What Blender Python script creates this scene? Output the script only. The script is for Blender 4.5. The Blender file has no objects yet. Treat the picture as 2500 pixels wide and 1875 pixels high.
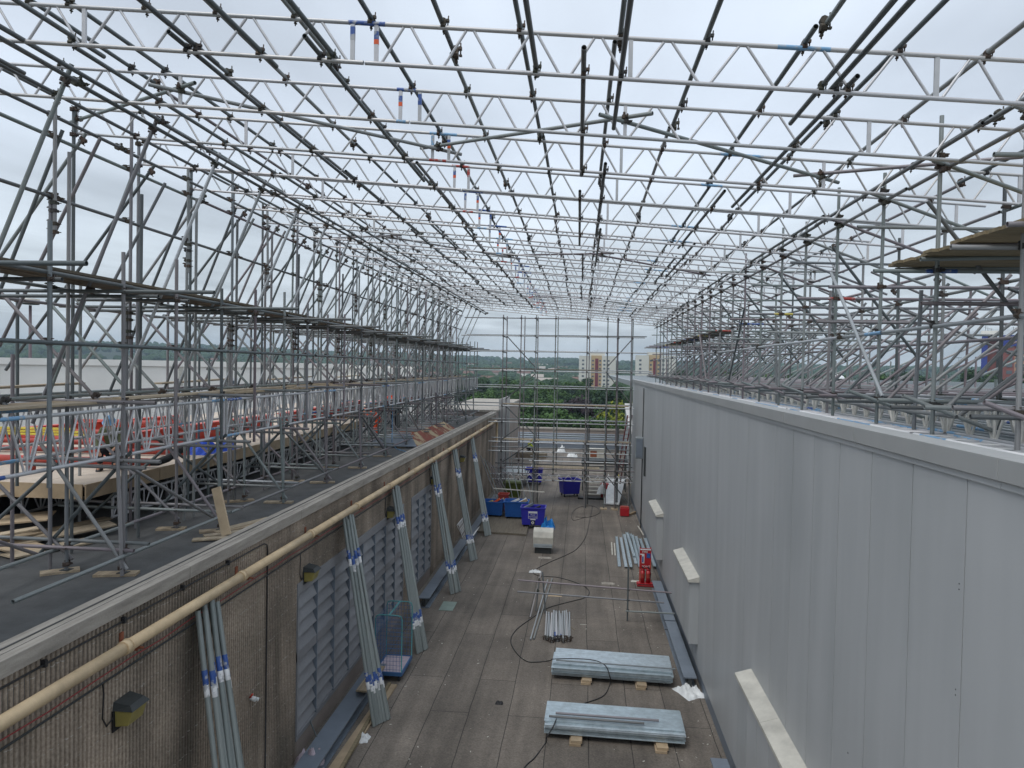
import bpy, math, random
from mathutils import Vector, Matrix, noise
R = random.Random(7)
sc = bpy.context.scene
col = sc.collection
H = 8.6                      # eye height over the walkway roof, metres
F = 1740.0                   # focal length in pixels of a 2500 px wide picture
# ---------------------------------------------------------------- camera
dY = Vector(((1421-1250)/F, -(900-937.5)/F, -1)).normalized()
up = Vector((.021, 1, 0)); up = (up - up.dot(dY)*dY).normalized()
dX = dY.cross(up).normalized()
RC = Matrix((dX, dY, up))    # rows: world axes in camera coordinates -> camera-to-world
cam = bpy.data.objects.new('camera', bpy.data.cameras.new('camera')); col.objects.link(cam)
cam.data.sensor_width = 36; cam.data.lens = 36*F/2500; cam.data.clip_end = 9000; cam.data.clip_start = .05
cam.matrix_world = Matrix.Translation((0, 0, H)) @ RC.to_4x4()
sc.camera = cam
def P(px, py, X=None, Y=None, z=None):
    d = RC @ Vector(((px-1250)/F, -(py-937.5)/F, -1))
    t = X/d.x if X is not None else Y/d.y if Y is not None else (z-H)/d.z
    return Vector((0, 0, H)) + d*t
# ---------------------------------------------------------------- materials
def mat(name, base, rough=.6, metal=0., var=0., nscale=3., nvar=0., bump=0., bscale=30., rnd=None, spec=.5, stretch=None, emit=None):
    m = bpy.data.materials.new(name); m.use_nodes = True
    nt = m.node_tree; N = nt.nodes; L = nt.links; b = N['Principled BSDF']
    b.inputs['Roughness'].default_value = rough; b.inputs['Metallic'].default_value = metal
    b.inputs['Specular IOR Level'].default_value = spec
    b.inputs['Base Color'].default_value = (*base, 1)
    out = None
    if rnd:
        oi = N.new('ShaderNodeObjectInfo'); cr = N.new('ShaderNodeValToRGB'); cr.color_ramp.interpolation = 'LINEAR'
        e = cr.color_ramp.elements
        while len(e) < len(rnd): e.new(.5)
        for i, c in enumerate(rnd): e[i].position = i/(len(rnd)-1); e[i].color = (*c, 1)
        L.new(oi.outputs['Random'], cr.inputs[0]); out = cr.outputs[0]
    if nvar:
        tc = N.new('ShaderNodeTexCoord'); mp = N.new('ShaderNodeMapping'); nz = N.new('ShaderNodeTexNoise')
        L.new(tc.outputs['Object'], mp.inputs[0]); L.new(mp.outputs[0], nz.inputs[0])
        if stretch: mp.inputs['Scale'].default_value = stretch
        nz.inputs['Scale'].default_value = nscale; nz.inputs['Detail'].default_value = 6; nz.inputs['Roughness'].default_value = .65
        mr = N.new('ShaderNodeMapRange'); mr.inputs[1].default_value = .3; mr.inputs[2].default_value = .7
        mr.inputs[3].default_value = 1-nvar; mr.inputs[4].default_value = 1+nvar
        L.new(nz.outputs[0], mr.inputs[0])
        mx = N.new('ShaderNodeMix'); mx.data_type = 'RGBA'; mx.blend_type = 'MULTIPLY'; mx.inputs[0].default_value = 1
        if out: L.new(out, mx.inputs[6])
        else: mx.inputs[6].default_value = (*base, 1)
        L.new(mr.outputs[0], mx.inputs[7]); out = mx.outputs[2]
    if out: L.new(out, b.inputs['Base Color'])
    if bump:
        n2 = N.new('ShaderNodeTexNoise'); n2.inputs['Scale'].default_value = bscale; n2.inputs['Detail'].default_value = 4
        tc2 = N.new('ShaderNodeTexCoord'); L.new(tc2.outputs['Object'], n2.inputs[0])
        bp = N.new('ShaderNodeBump'); bp.inputs['Strength'].default_value = bump; bp.inputs['Distance'].default_value = .02
        L.new(n2.outputs[0], bp.inputs['Height']); L.new(bp.outputs[0], b.inputs['Normal'])
    return m
M = {}
M['steel'] = mat('galvanised_steel', (.2,.22,.22), .5, .25, nvar=.3, nscale=2., rnd=[(.20,.225,.235),(.26,.22,.235),(.22,.26,.25),(.32,.31,.31),(.18,.145,.155),(.28,.30,.295),(.21,.24,.235)])
M['steel2'] = mat('scaffold_steel_dark', (.15,.17,.17), .5, .2, nvar=.3, nscale=2., rnd=[(.10,.12,.125),(.14,.155,.155),(.10,.11,.115),(.17,.175,.175)])
M['bundle'] = mat('bundle_steel', (.27,.3,.29), .5, .2, nvar=.15, nscale=2., rnd=[(.25,.28,.27),(.31,.34,.33),(.22,.25,.245)])
M['steel3'] = mat('scaffold_steel_bright', (.42,.44,.45), .4, .45, nvar=.2, nscale=2., rnd=[(.5,.52,.53),(.36,.38,.39),(.58,.6,.62)])
M['alu'] = mat('aluminium', (.6,.6,.61), .4, .25, nvar=.15, nscale=3., rnd=[(.54,.54,.555),(.61,.6,.61),(.48,.49,.5),(.57,.555,.545)])
M['clamp'] = mat('coupler_iron', (.06,.05,.045), .65, .3, nvar=.4, nscale=20., rnd=[(.05,.05,.05),(.09,.06,.045),(.06,.065,.05)])
M['blue'] = mat('blue_paint', (.03,.09,.32), .5, nvar=.3, nscale=12.)
M['ltblue'] = mat('worn_blue_paint', (.16,.32,.52), .5, nvar=.4, nscale=12.)
M['redp'] = mat('red_paint', (.55,.05,.025), .45, nvar=.2, nscale=8.)
M['orange'] = mat('orange_tape', (.8,.12,.03), .5)
M['whitep'] = mat('white_paint', (.78,.78,.78), .5, nvar=.12, nscale=9.)
M['yellowp'] = mat('yellow_paint', (.62,.5,.06), .5, nvar=.2)
M['board'] = mat('scaffold_board_timber', (.4,.3,.2), .8, nvar=.3, nscale=2., stretch=(9,.7,9), rnd=[(.42,.33,.22),(.32,.25,.17),(.5,.41,.29),(.27,.22,.16)])
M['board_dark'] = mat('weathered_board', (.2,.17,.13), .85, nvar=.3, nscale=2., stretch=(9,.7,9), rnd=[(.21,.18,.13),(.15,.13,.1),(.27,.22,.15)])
M['board_under'] = mat('shaded_weathered_board', (.15,.12,.08), .85, nvar=.3, nscale=2., stretch=(9,.7,9), rnd=[(.15,.12,.08),(.11,.09,.065),(.19,.155,.1)])  # weathered timber with the platform's underside shade mixed into its colour
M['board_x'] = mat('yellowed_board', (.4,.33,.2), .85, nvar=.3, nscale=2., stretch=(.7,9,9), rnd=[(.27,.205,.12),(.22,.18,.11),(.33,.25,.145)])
M['ply'] = mat('plywood', (.4,.3,.19), .75, nvar=.3, nscale=1.2, rnd=[(.4,.3,.19),(.48,.38,.26),(.33,.24,.15)])
M['deck'] = mat('deck_boards', (.5,.42,.34), .8, nvar=.25, nscale=.8)
M['galv'] = mat('galvanised_sheet', (.45,.53,.57), .35, .45, nvar=.2, nscale=5., rnd=[(.5,.58,.62),(.4,.48,.52),(.58,.64,.68)])
M['felt_dark'] = mat('dark_roof_felt', (.09,.091,.09), .85, nvar=.3, nscale=1.3, bump=.3)
M['duct'] = mat('grey_painted_duct', (.17,.20,.24), .5, nvar=.14, nscale=1.5)
M['louvre'] = mat('louvre_grey', (.25,.255,.27), .45, nvar=.15, nscale=.9)
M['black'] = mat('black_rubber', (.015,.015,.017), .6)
M['void'] = mat('louvre_void', (.02,.02,.022), .9)
M['pipe'] = mat('cream_paint', (.55,.42,.26), .6, nvar=.2, nscale=2.5)
M['coping_l'] = mat('weathered_coping', (.34,.31,.27), .85, nvar=.28, nscale=1.6, stretch=(6,.8,6), bump=.3)
M['coping_r'] = mat('coping_metal', (.36,.365,.36), .55, nvar=.06, nscale=1.)
M['cap'] = mat('cream_cap', (.53,.51,.45), .6, nvar=.22, nscale=2.)
M['rust'] = mat('rust', (.25,.08,.04), .8, nvar=.5, nscale=4.)
M['white'] = mat('white_render', (.88,.85,.79), .85, nvar=.06, nscale=.3)
M['binblue'] = mat('bin_blue', (.03,.028,.40), .4, nvar=.1)
M['binblue2'] = mat('bin_bright_blue', (.015,.11,.40), .45, nvar=.12)
M['bingreen'] = mat('bin_green', (.09,.12,.012), .5, nvar=.2)
M['binred'] = mat('bin_red', (.38,.05,.035), .5, nvar=.2)
M['extred'] = mat('extinguisher_red', (.42,.012,.02), .35)
M['pinkbrick'] = mat('pale_pink_plastic', (.5,.42,.47), .5, nvar=.2, nscale=8.)
M['bag'] = mat('white_plastic', (.72,.74,.74), .5, nvar=.15, nscale=6.)
M['bluebag'] = mat('blue_plastic', (.01,.22,.62), .45, nvar=.3, nscale=9.)
M['tarp'] = mat('blue_tarpaulin', (.015,.08,.55), .5, nvar=.3, nscale=6.)
M['hiviso'] = mat('orange_fabric', (.85,.09,.015), .7, nvar=.15)
M['hivisy'] = mat('yellow_fabric', (.6,.75,.03), .7, nvar=.15)
M['navy'] = mat('dark_fabric', (.012,.013,.02), .9)
M['olive'] = mat('olive_fabric', (.09,.1,.05), .9)
M['skin'] = mat('skin', (.5,.27,.18), .6)
M['reflect'] = mat('silver_tape', (.55,.57,.57), .35)
M['cable'] = mat('cable_black', (.02,.02,.022), .5)
M['redcable'] = mat('cable_red', (.35,.05,.05), .5)
M['dirtywhite'] = mat('dirty_white_steel', (.62,.6,.55), .6, nvar=.3, nscale=6.)
M['lampglass'] = mat('yellowed_glass', (.32,.27,.08), .3, nvar=.2)
M['glass'] = mat('window_glass', (.12,.14,.16), .15)
M['brownwall'] = mat('plain_brown_concrete', (.3,.255,.225), .85, nvar=.18, nscale=.7, bump=.2)
M['greymetal'] = mat('grey_metal', (.28,.31,.32), .5, .2, nvar=.12)
M['darkmetal'] = mat('dark_metal', (.045,.05,.05), .6, .1, nvar=.2)
M['trunk'] = mat('bark', (.07,.055,.04), .9)
def nodemat(name):
    m = bpy.data.materials.new(name); m.use_nodes = True
    return m, m.node_tree.nodes, m.node_tree.links, m.node_tree.nodes['Principled BSDF']
def leafmat(name, c1, c2):
    m, N, L, b = nodemat(name)
    oi = N.new('ShaderNodeObjectInfo'); g = N.new('ShaderNodeNewGeometry'); tc = N.new('ShaderNodeTexCoord')
    nz = N.new('ShaderNodeTexNoise'); nz.inputs['Scale'].default_value = .5; nz.inputs['Detail'].default_value = 3
    L.new(tc.outputs['Object'], nz.inputs[0])
    ad = N.new('ShaderNodeMath'); ad.operation = 'ADD'; L.new(oi.outputs['Random'], ad.inputs[0]); L.new(g.outputs['Random Per Island'], ad.inputs[1])
    ad2 = N.new('ShaderNodeMath'); ad2.operation = 'ADD'; L.new(ad.outputs[0], ad2.inputs[0]); L.new(nz.outputs[0], ad2.inputs[1])
    mr = N.new('ShaderNodeMapRange'); mr.inputs[1].default_value = .5; mr.inputs[2].default_value = 2.4; L.new(ad2.outputs[0], mr.inputs[0])
    mx = N.new('ShaderNodeMix'); mx.data_type = 'RGBA'; mx.inputs[6].default_value = (*c1, 1); mx.inputs[7].default_value = (*c2, 1)
    L.new(mr.outputs[0], mx.inputs[0]); L.new(mx.outputs[2], b.inputs['Base Color']); b.inputs['Roughness'].default_value = .8
    b.inputs['Specular IOR Level'].default_value = .2
    return m
M['leaf'] = leafmat('green_foliage', (.024,.056,.018), (.08,.145,.042))
M['leafd'] = leafmat('dark_foliage', (.014,.036,.018), (.05,.09,.035))
M['leafy'] = leafmat('yellow_green_foliage', (.10,.13,.02), (.26,.27,.03))
M['leafp'] = leafmat('copper_foliage', (.02,.018,.022), (.05,.035,.04))
def wornmat(name, c):
    m, N, L, b = nodemat(name); tc = N.new('ShaderNodeTexCoord'); mp = N.new('ShaderNodeMapping'); g = N.new('ShaderNodeNewGeometry'); n = N.new('ShaderNodeTexNoise'); n.inputs['Scale'].default_value = 11; n.inputs['Detail'].default_value = 5
    L.new(g.outputs['Position'], n.inputs[0]); mr = N.new('ShaderNodeMapRange'); mr.inputs[1].default_value = .38; mr.inputs[2].default_value = .5; L.new(n.outputs[0], mr.inputs[0])
    x = N.new('ShaderNodeMix'); x.data_type = 'RGBA'; x.inputs[6].default_value = (.42,.43,.44,1); x.inputs[7].default_value = (*c,1); L.new(mr.outputs[0], x.inputs[0]); L.new(x.outputs[2], b.inputs['Base Color']); b.inputs['Roughness'].default_value = .5; return m
M['worn_blue'] = wornmat('worn_blue', (.04,.10,.33)); M['worn_red'] = wornmat('worn_red', (.42,.06,.045)); M['worn_ltblue'] = wornmat('worn_light_blue', (.2,.38,.58)); M['worn_white'] = wornmat('worn_white', (.78,.78,.78)); M['worn_yellow'] = wornmat('worn_yellow', (.6,.5,.1))
def floor_mat():
    m, N, L, b = nodemat('walkway_felt')
    tc = N.new('ShaderNodeTexCoord'); mp = N.new('ShaderNodeMapping'); mp.inputs['Rotation'].default_value = (0, 0, math.radians(90))
    mp.inputs['Location'].default_value = (1.3, .12, 0)
    L.new(tc.outputs['Object'], mp.inputs[0])
    nw = N.new('ShaderNodeTexNoise'); nw.inputs['Scale'].default_value = .6; L.new(tc.outputs['Object'], nw.inputs[0])
    va = N.new('ShaderNodeVectorMath'); va.operation = 'SCALE'; va.inputs['Scale'].default_value = .07; L.new(nw.outputs['Color'], va.inputs[0])
    vb = N.new('ShaderNodeVectorMath'); vb.operation = 'ADD'; L.new(mp.outputs[0], vb.inputs[0]); L.new(va.outputs[0], vb.inputs[1])
    br = N.new('ShaderNodeTexBrick'); L.new(vb.outputs[0], br.inputs[0])
    br.inputs['Color1'].default_value = (.132,.114,.096,1); br.inputs['Color2'].default_value = (.162,.139,.116,1); br.inputs['Mortar'].default_value = (.035,.031,.028,1)
    br.inputs['Scale'].default_value = 1; br.inputs['Mortar Size'].default_value = .011; br.inputs['Mortar Smooth'].default_value = .3
    br.inputs['Brick Width'].default_value = 5.2; br.inputs['Row Height'].default_value = .98; br.offset = .37
    n1 = N.new('ShaderNodeTexNoise'); n1.inputs['Scale'].default_value = .45; n1.inputs['Detail'].default_value = 7; n1.inputs['Roughness'].default_value = .6; L.new(tc.outputs['Object'], n1.inputs[0])
    n2 = N.new('ShaderNodeTexNoise'); n2.inputs['Scale'].default_value = 26; n2.inputs['Detail'].default_value = 4; L.new(tc.outputs['Object'], n2.inputs[0])
    def mr(src, a, bb, c, d):
        x = N.new('ShaderNodeMapRange'); x.inputs[1].default_value = a; x.inputs[2].default_value = bb; x.inputs[3].default_value = c; x.inputs[4].default_value = d
        L.new(src, x.inputs[0]); return x.outputs[0]
    def mul(a, bsock):
        x = N.new('ShaderNodeMix'); x.data_type = 'RGBA'; x.blend_type = 'MULTIPLY'; x.inputs[0].default_value = 1; L.new(a, x.inputs[6]); L.new(bsock, x.inputs[7]); return x.outputs[2]
    c = mul(mul(br.outputs[0], mr(n1.outputs[0], .3, .7, .68, 1.35)), mr(n2.outputs[0], .3, .7, .75, 1.25))
    # long scuffs that run with the rolls
    mp2 = N.new('ShaderNodeMapping'); mp2.inputs['Scale'].default_value = (3.2, .18, 1); L.new(tc.outputs['Object'], mp2.inputs[0])
    n3 = N.new('ShaderNodeTexNoise'); n3.inputs['Scale'].default_value = 1; n3.inputs['Detail'].default_value = 5; L.new(mp2.outputs[0], n3.inputs[0])
    c = mul(c, mr(n3.outputs[0], .3, .75, .8, 1.3))
    L.new(c, b.inputs['Base Color']); b.inputs['Roughness'].default_value = .82
    bp = N.new('ShaderNodeBump'); bp.inputs['Strength'].default_value = .5; bp.inputs['Distance'].default_value = .01
    L.new(mr(br.outputs['Fac'], 0, 1, 1, 0), bp.inputs['Height'])
    b2 = N.new('ShaderNodeBump'); b2.inputs['Strength'].default_value = .35; b2.inputs['Distance'].default_value = .01; L.new(n2.outputs[0], b2.inputs['Height']); L.new(bp.outputs[0], b2.inputs['Normal'])
    L.new(b2.outputs[0], b.inputs['Normal']); return m
M['floor'] = floor_mat()
def ribbed_mat():
    m, N, L, b = nodemat('ribbed_concrete')
    tc = N.new('ShaderNodeTexCoord')
    n1 = N.new('ShaderNodeTexNoise'); n1.inputs['Scale'].default_value = .7; n1.inputs['Detail'].default_value = 6; L.new(tc.outputs['Object'], n1.inputs[0])
    cr = N.new('ShaderNodeValToRGB'); cr.color_ramp.elements[0].position = .3; cr.color_ramp.elements[0].color = (.22,.185,.145,1)
    cr.color_ramp.elements[1].position = .72; cr.color_ramp.elements[1].color = (.44,.36,.285,1); L.new(n1.outputs[0], cr.inputs[0])
    n2 = N.new('ShaderNodeTexNoise'); n2.inputs['Scale'].default_value = 24; n2.inputs['Detail'].default_value = 5; L.new(tc.outputs['Object'], n2.inputs[0])
    # broken white lime lines at each pour, wandering
    sp = N.new('ShaderNodeSeparateXYZ'); L.new(tc.outputs['Object'], sp.inputs[0])
    nz = N.new('ShaderNodeTexNoise'); nz.inputs['Scale'].default_value = 5; nz.inputs['Detail'].default_value = 5; L.new(tc.outputs['Object'], nz.inputs[0])
    a = N.new('ShaderNodeMath'); a.operation = 'MULTIPLY_ADD'; a.inputs[1].default_value = .14; L.new(nz.outputs[0], a.inputs[0]); L.new(sp.outputs['Z'], a.inputs[2])
    fr = N.new('ShaderNodeMath'); fr.operation = 'PINGPONG'; fr.inputs[1].default_value = .16; L.new(a.outputs[0], fr.inputs[0])
    mr = N.new('ShaderNodeMapRange'); mr.inputs[1].default_value = 0; mr.inputs[2].default_value = .009; mr.inputs[3].default_value = 1; mr.inputs[4].default_value = 0; L.new(fr.outputs[0], mr.inputs[0])
    n4 = N.new('ShaderNodeTexNoise'); n4.inputs['Scale'].default_value = 9; n4.inputs['Detail'].default_value = 2; L.new(tc.outputs['Object'], n4.inputs[0])
    m4 = N.new('ShaderNodeMapRange'); m4.inputs[1].default_value = .47; m4.inputs[2].default_value = .62; m4.inputs[4].default_value = .75; L.new(n4.outputs[0], m4.inputs[0])
    ml = N.new('ShaderNodeMath'); ml.operation = 'MULTIPLY'; L.new(mr.outputs[0], ml.inputs[0]); L.new(m4.outputs[0], ml.inputs[1])
    m2 = N.new('ShaderNodeMapRange'); m2.inputs[1].default_value = .3; m2.inputs[2].default_value = .7; m2.inputs[3].default_value = .75; m2.inputs[4].default_value = 1.25; L.new(n2.outputs[0], m2.inputs[0])
    x = N.new('ShaderNodeMix'); x.data_type = 'RGBA'; x.blend_type = 'MULTIPLY'; x.inputs[0].default_value = 1; L.new(cr.outputs[0], x.inputs[6]); L.new(m2.outputs[0], x.inputs[7])
    # grime runs down the wall (streaks narrow along the wall, long in height)
    mp = N.new('ShaderNodeMapping'); mp.inputs['Scale'].default_value = (1, 1.1, .12); L.new(tc.outputs['Object'], mp.inputs[0])
    n5 = N.new('ShaderNodeTexNoise'); n5.inputs['Scale'].default_value = 1; n5.inputs['Detail'].default_value = 4; L.new(mp.outputs[0], n5.inputs[0])
    m5 = N.new('ShaderNodeMapRange'); m5.inputs[1].default_value = .35; m5.inputs[2].default_value = .6; m5.inputs[3].default_value = .6; m5.inputs[4].default_value = 1.1; L.new(n5.outputs[0], m5.inputs[0])
    x1 = N.new('ShaderNodeMix'); x1.data_type = 'RGBA'; x1.blend_type = 'MULTIPLY'; x1.inputs[0].default_value = 1; L.new(x.outputs[2], x1.inputs[6]); L.new(m5.outputs[0], x1.inputs[7])
    y = N.new('ShaderNodeMix'); y.data_type = 'RGBA'; L.new(ml.outputs[0], y.inputs[0]); L.new(x1.outputs[2], y.inputs[6]); y.inputs[7].default_value = (.62,.59,.54,1)
    L.new(y.outputs[2], b.inputs['Base Color']); b.inputs['Roughness'].default_value = .88
    bp = N.new('ShaderNodeBump'); bp.inputs['Strength'].default_value = .5; bp.inputs['Distance'].default_value = .02; L.new(n2.outputs[0], bp.inputs['Height']); L.new(bp.outputs[0], b.inputs['Normal'])
    return m
M['ribbed'] = ribbed_mat()
def clad_mat():
    m, N, L, b = nodemat('cladding_grey')
    tc = N.new('ShaderNodeTexCoord'); mp = N.new('ShaderNodeMapping'); mp.inputs['Scale'].default_value = (1, 1.6, .16); L.new(tc.outputs['Object'], mp.inputs[0])
    n = N.new('ShaderNodeTexNoise'); n.inputs['Scale'].default_value = 1.2; n.inputs['Detail'].default_value = 5; L.new(mp.outputs[0], n.inputs[0])
    n2 = N.new('ShaderNodeTexNoise'); n2.inputs['Scale'].default_value = .22; n2.inputs['Detail'].default_value = 3; L.new(tc.outputs['Object'], n2.inputs[0])
    g = N.new('ShaderNodeNewGeometry')
    s = N.new('ShaderNodeMath'); s.operation = 'ADD'; L.new(n.outputs[0], s.inputs[0]); L.new(n2.outputs[0], s.inputs[1])
    s2 = N.new('ShaderNodeMath'); s2.operation = 'MULTIPLY_ADD'; s2.inputs[1].default_value = .22; L.new(g.outputs['Random Per Island'], s2.inputs[0]); L.new(s.outputs[0], s2.inputs[2])
    cr = N.new('ShaderNodeValToRGB'); cr.color_ramp.elements[0].position = .45; cr.color_ramp.elements[0].color = (.37,.385,.39,1)
    cr.color_ramp.elements[1].position = .85; cr.color_ramp.elements[1].color = (.47,.48,.485,1)
    hlf = N.new('ShaderNodeMath'); hlf.operation = 'MULTIPLY'; hlf.inputs[1].default_value = .62; L.new(s2.outputs[0], hlf.inputs[0]); L.new(hlf.outputs[0], cr.inputs[0])
    L.new(cr.outputs[0], b.inputs['Base Color']); b.inputs['Roughness'].default_value = .48
    n3 = N.new('ShaderNodeTexNoise'); n3.inputs['Scale'].default_value = .8; L.new(tc.outputs['Object'], n3.inputs[0])
    bp = N.new('ShaderNodeBump'); bp.inputs['Strength'].default_value = .25; bp.inputs['Distance'].default_value = .06; L.new(n3.outputs[0], bp.inputs['Height']); L.new(bp.outputs[0], b.inputs['Normal'])
    return m
M['clad'] = clad_mat()
def rusty_panel():
    m, N, L, b = nodemat('flaking_paint_over_rust')
    tc = N.new('ShaderNodeTexCoord'); n = N.new('ShaderNodeTexNoise'); n.inputs['Scale'].default_value = .9; n.inputs['Detail'].default_value = 8; n.inputs['Roughness'].default_value = .7; L.new(tc.outputs['Object'], n.inputs[0])
    cr = N.new('ShaderNodeValToRGB'); cr.color_ramp.interpolation = 'LINEAR'; e = cr.color_ramp.elements
    e[0].position = .46; e[0].color = (.23,.055,.03,1); e[1].position = .56; e[1].color = (.42,.33,.2,1)
    x = e.new(.5); x.color = (.2,.06,.035,1); L.new(n.outputs[0], cr.inputs[0]); L.new(cr.outputs[0], b.inputs['Base Color']); b.inputs['Roughness'].default_value = .8
    return m
M['flake'] = rusty_panel()
# ---------------------------------------------------------------- mesh helpers
class MB:
    def __init__(s): s.v = []; s.f = []; s.sm = []
    def add(s, vs, fs, smooth=False):
        o = len(s.v); s.v += [tuple(v) for v in vs]; s.f += [tuple(i+o for i in f) for f in fs]; s.sm += [smooth]*len(fs); return s
    def hexa(s, p):  # 8 points: bottom loop 0-3, top loop 4-7
        return s.add(p, [(3,2,1,0),(4,5,6,7),(0,1,5,4),(1,2,6,5),(2,3,7,6),(3,0,4,7)])
    def box(s, x0, x1, y0, y1, z0, z1):
        return s.hexa([(x0,y0,z0),(x1,y0,z0),(x1,y1,z0),(x0,y1,z0),(x0,y0,z1),(x1,y0,z1),(x1,y1,z1),(x0,y1,z1)])
    def beam(s, a, b, w, h, upv=(0,0,1)):
        a = Vector(a); b = Vector(b); d = (b-a).normalized(); u = Vector(upv)
        if abs(d.dot(u)) > .98: u = Vector((0,1,0))
        sd = d.cross(u).normalized()*w/2; uu = sd.cross(d).normalized()*h/2
        return s.hexa([a-sd-uu, a+sd-uu, b+sd-uu, b-sd-uu, a-sd+uu, a+sd+uu, b+sd+uu, b-sd+uu])
    def tube(s, a, b, r, n=8, r2=None, caps=True):
        a = Vector(a); b = Vector(b); d = (b-a).normalized(); u = Vector((0,0,1)) if abs(d.z) < .9 else Vector((0,1,0))
        x = d.cross(u).normalized(); y = x.cross(d); r2 = r if r2 is None else r2
        vs = [a+(x*math.cos(t)+y*math.sin(t))*r for t in [2*math.pi*i/n for i in range(n)]]+[b+(x*math.cos(t)+y*math.sin(t))*r2 for t in [2*math.pi*i/n for i in range(n)]]
        s.add(vs, [(i,(i+1)%n,n+(i+1)%n,n+i)[::-1] for i in range(n)], True)
        if caps: o = len(s.v)-2*n; s.f += [tuple(o+i for i in range(n)), tuple(o+n+i for i in range(n))[::-1]]; s.sm += [False]*2
        return s
    def path(s, pts, r, n=8):
        pts = [Vector(p) for p in pts]; o = len(s.v); fr = None
        for i, p in enumerate(pts):
            d = (pts[min(i+1, len(pts)-1)]-pts[max(i-1, 0)]).normalized()
            if fr is None: fr = d.cross(Vector((0,0,1)) if abs(d.z) < .9 else Vector((0,1,0))).normalized()
            fr = (fr-fr.dot(d)*d).normalized(); y = fr.cross(d)
            s.v += [tuple(p+(fr*math.cos(t)+y*math.sin(t))*r) for t in [2*math.pi*k/n for k in range(n)]]
        for i in range(len(pts)-1):
            for k in range(n):
                a, b = o+i*n+k, o+i*n+(k+1)%n; s.f.append((a, a+n, b+n, b)); s.sm.append(True)
        s.f += [tuple(o+i for i in range(n))[::-1], tuple(o+(len(pts)-1)*n+i for i in range(n))]; s.sm += [False]*2
        return s
    def mesh(s, name, m):
        me = bpy.data.meshes.new(name); me.from_pydata(s.v, [], s.f); me.materials.append(m)
        me.polygons.foreach_set('use_smooth', s.sm); me.update(); return me
    def build(s, name, m, parent=None, bevel=0):
        """verts are in world coordinates; the object's origin is put at its parent's or its own base"""
        base = parent_loc(parent) if parent else None
        if base is None:
            xs = [v[0] for v in s.v]; ys = [v[1] for v in s.v]; base = Vector(((min(xs)+max(xs))/2, (min(ys)+max(ys))/2, min(v[2] for v in s.v)))
            rel = [tuple(Vector(v)-base) for v in s.v]; s2 = MB(); s2.v, s2.f, s2.sm = rel, s.f, s.sm
            o = bpy.data.objects.new(name, s2.mesh(name, m)); o.location = base
        else:
            o = bpy.data.objects.new(name, s.mesh(name, m)); attach(o, parent)
        col.objects.link(o)
        if bevel:
            bv = o.modifiers.new('edge', 'BEVEL'); bv.width = bevel; bv.segments = 2; bv.limit_method = 'ANGLE'
        return o
WM = {}
def parent_loc(p): return WM.get(p.name, p.matrix_basis.copy())
def attach(o, p):
    """parent o to p, keeping o.matrix_basis as its world matrix"""
    mw = WM.get(p.name)
    if mw is None: mw = p.matrix_basis.copy()
    o.parent = p; o.matrix_parent_inverse = mw.inverted()
def sub(o, name): WM[o.name] = Matrix.Identity(4) if o.parent else o.matrix_basis.copy(); return o
def tag(o, label=None, cat=None, group=None, kind=None):
    for k, v in (('label', label), ('category', cat), ('group', group), ('kind', kind)):
        if v: o[k] = v
    if label:
        n = len(label.replace('-', ' ').split())
        if n < 4 or n > 16: print('LABEL LENGTH', n, label)
    return o
def thing(name, label, cat, loc=(0,0,0), group=None):
    o = bpy.data.objects.new(name, None); o.empty_display_size = .2; o.location = loc; col.objects.link(o); return tag(o, label, cat, group)
def struct(name, mb, m): return tag(mb.build(name, m), kind='structure')
# shared hollow unit tube
_tm = {}
def tubemesh(m, n=12):
    k = (m, n)
    if k not in _tm:
        b = MB(); c = [(math.cos(2*math.pi*i/n), math.sin(2*math.pi*i/n)) for i in range(n)]
        vs = [(x,y,0) for x,y in c]+[(x,y,1) for x,y in c]+[(x*.84,y*.84,0) for x,y in c]+[(x*.84,y*.84,1) for x,y in c]
        b.add(vs, [(i,(i+1)%n,n+(i+1)%n,n+i) for i in range(n)], True)
        b.f += [(2*n+i,3*n+i,3*n+(i+1)%n,2*n+(i+1)%n) for i in range(n)]+[(n+i,n+(i+1)%n,3*n+(i+1)%n,3*n+i) for i in range(n)]+[(i,2*n+i,2*n+(i+1)%n,(i+1)%n) for i in range(n)]
        b.sm += [True]*n+[False]*2*n
        _tm[k] = b.mesh('tube', M[m])
    return _tm[k]
def tmat(a, b, r):
    a = Vector(a); b = Vector(b); d = b-a; q = d.to_track_quat('Z', 'Y')
    return Matrix.LocRotScale(a, q, (r, r, d.length))
TR = .0285
def tube(name, a, b, m='steel', parent=None, r=TR, n=12):
    o = bpy.data.objects.new(name, tubemesh(m, n)); o.matrix_basis = tmat(a, b, r)
    if parent: attach(o, parent)
    col.objects.link(o); return o
WORN = {'blue': 'worn_blue', 'redp': 'worn_red', 'ltblue': 'worn_ltblue', 'whitep': 'worn_white', 'yellowp': 'worn_yellow'}
def band(par, a, b, t0, t1, m, r=None, name='paint_band'):
    r = par.get('tube_r', TR) if r is None else r; m = WORN.get(m, m)
    a = Vector(a); b = Vector(b); L = (b-a).length
    return tube(name, a+(b-a)*(t0/L), a+(b-a)*(t1/L), m, par, r*1.035)
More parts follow.
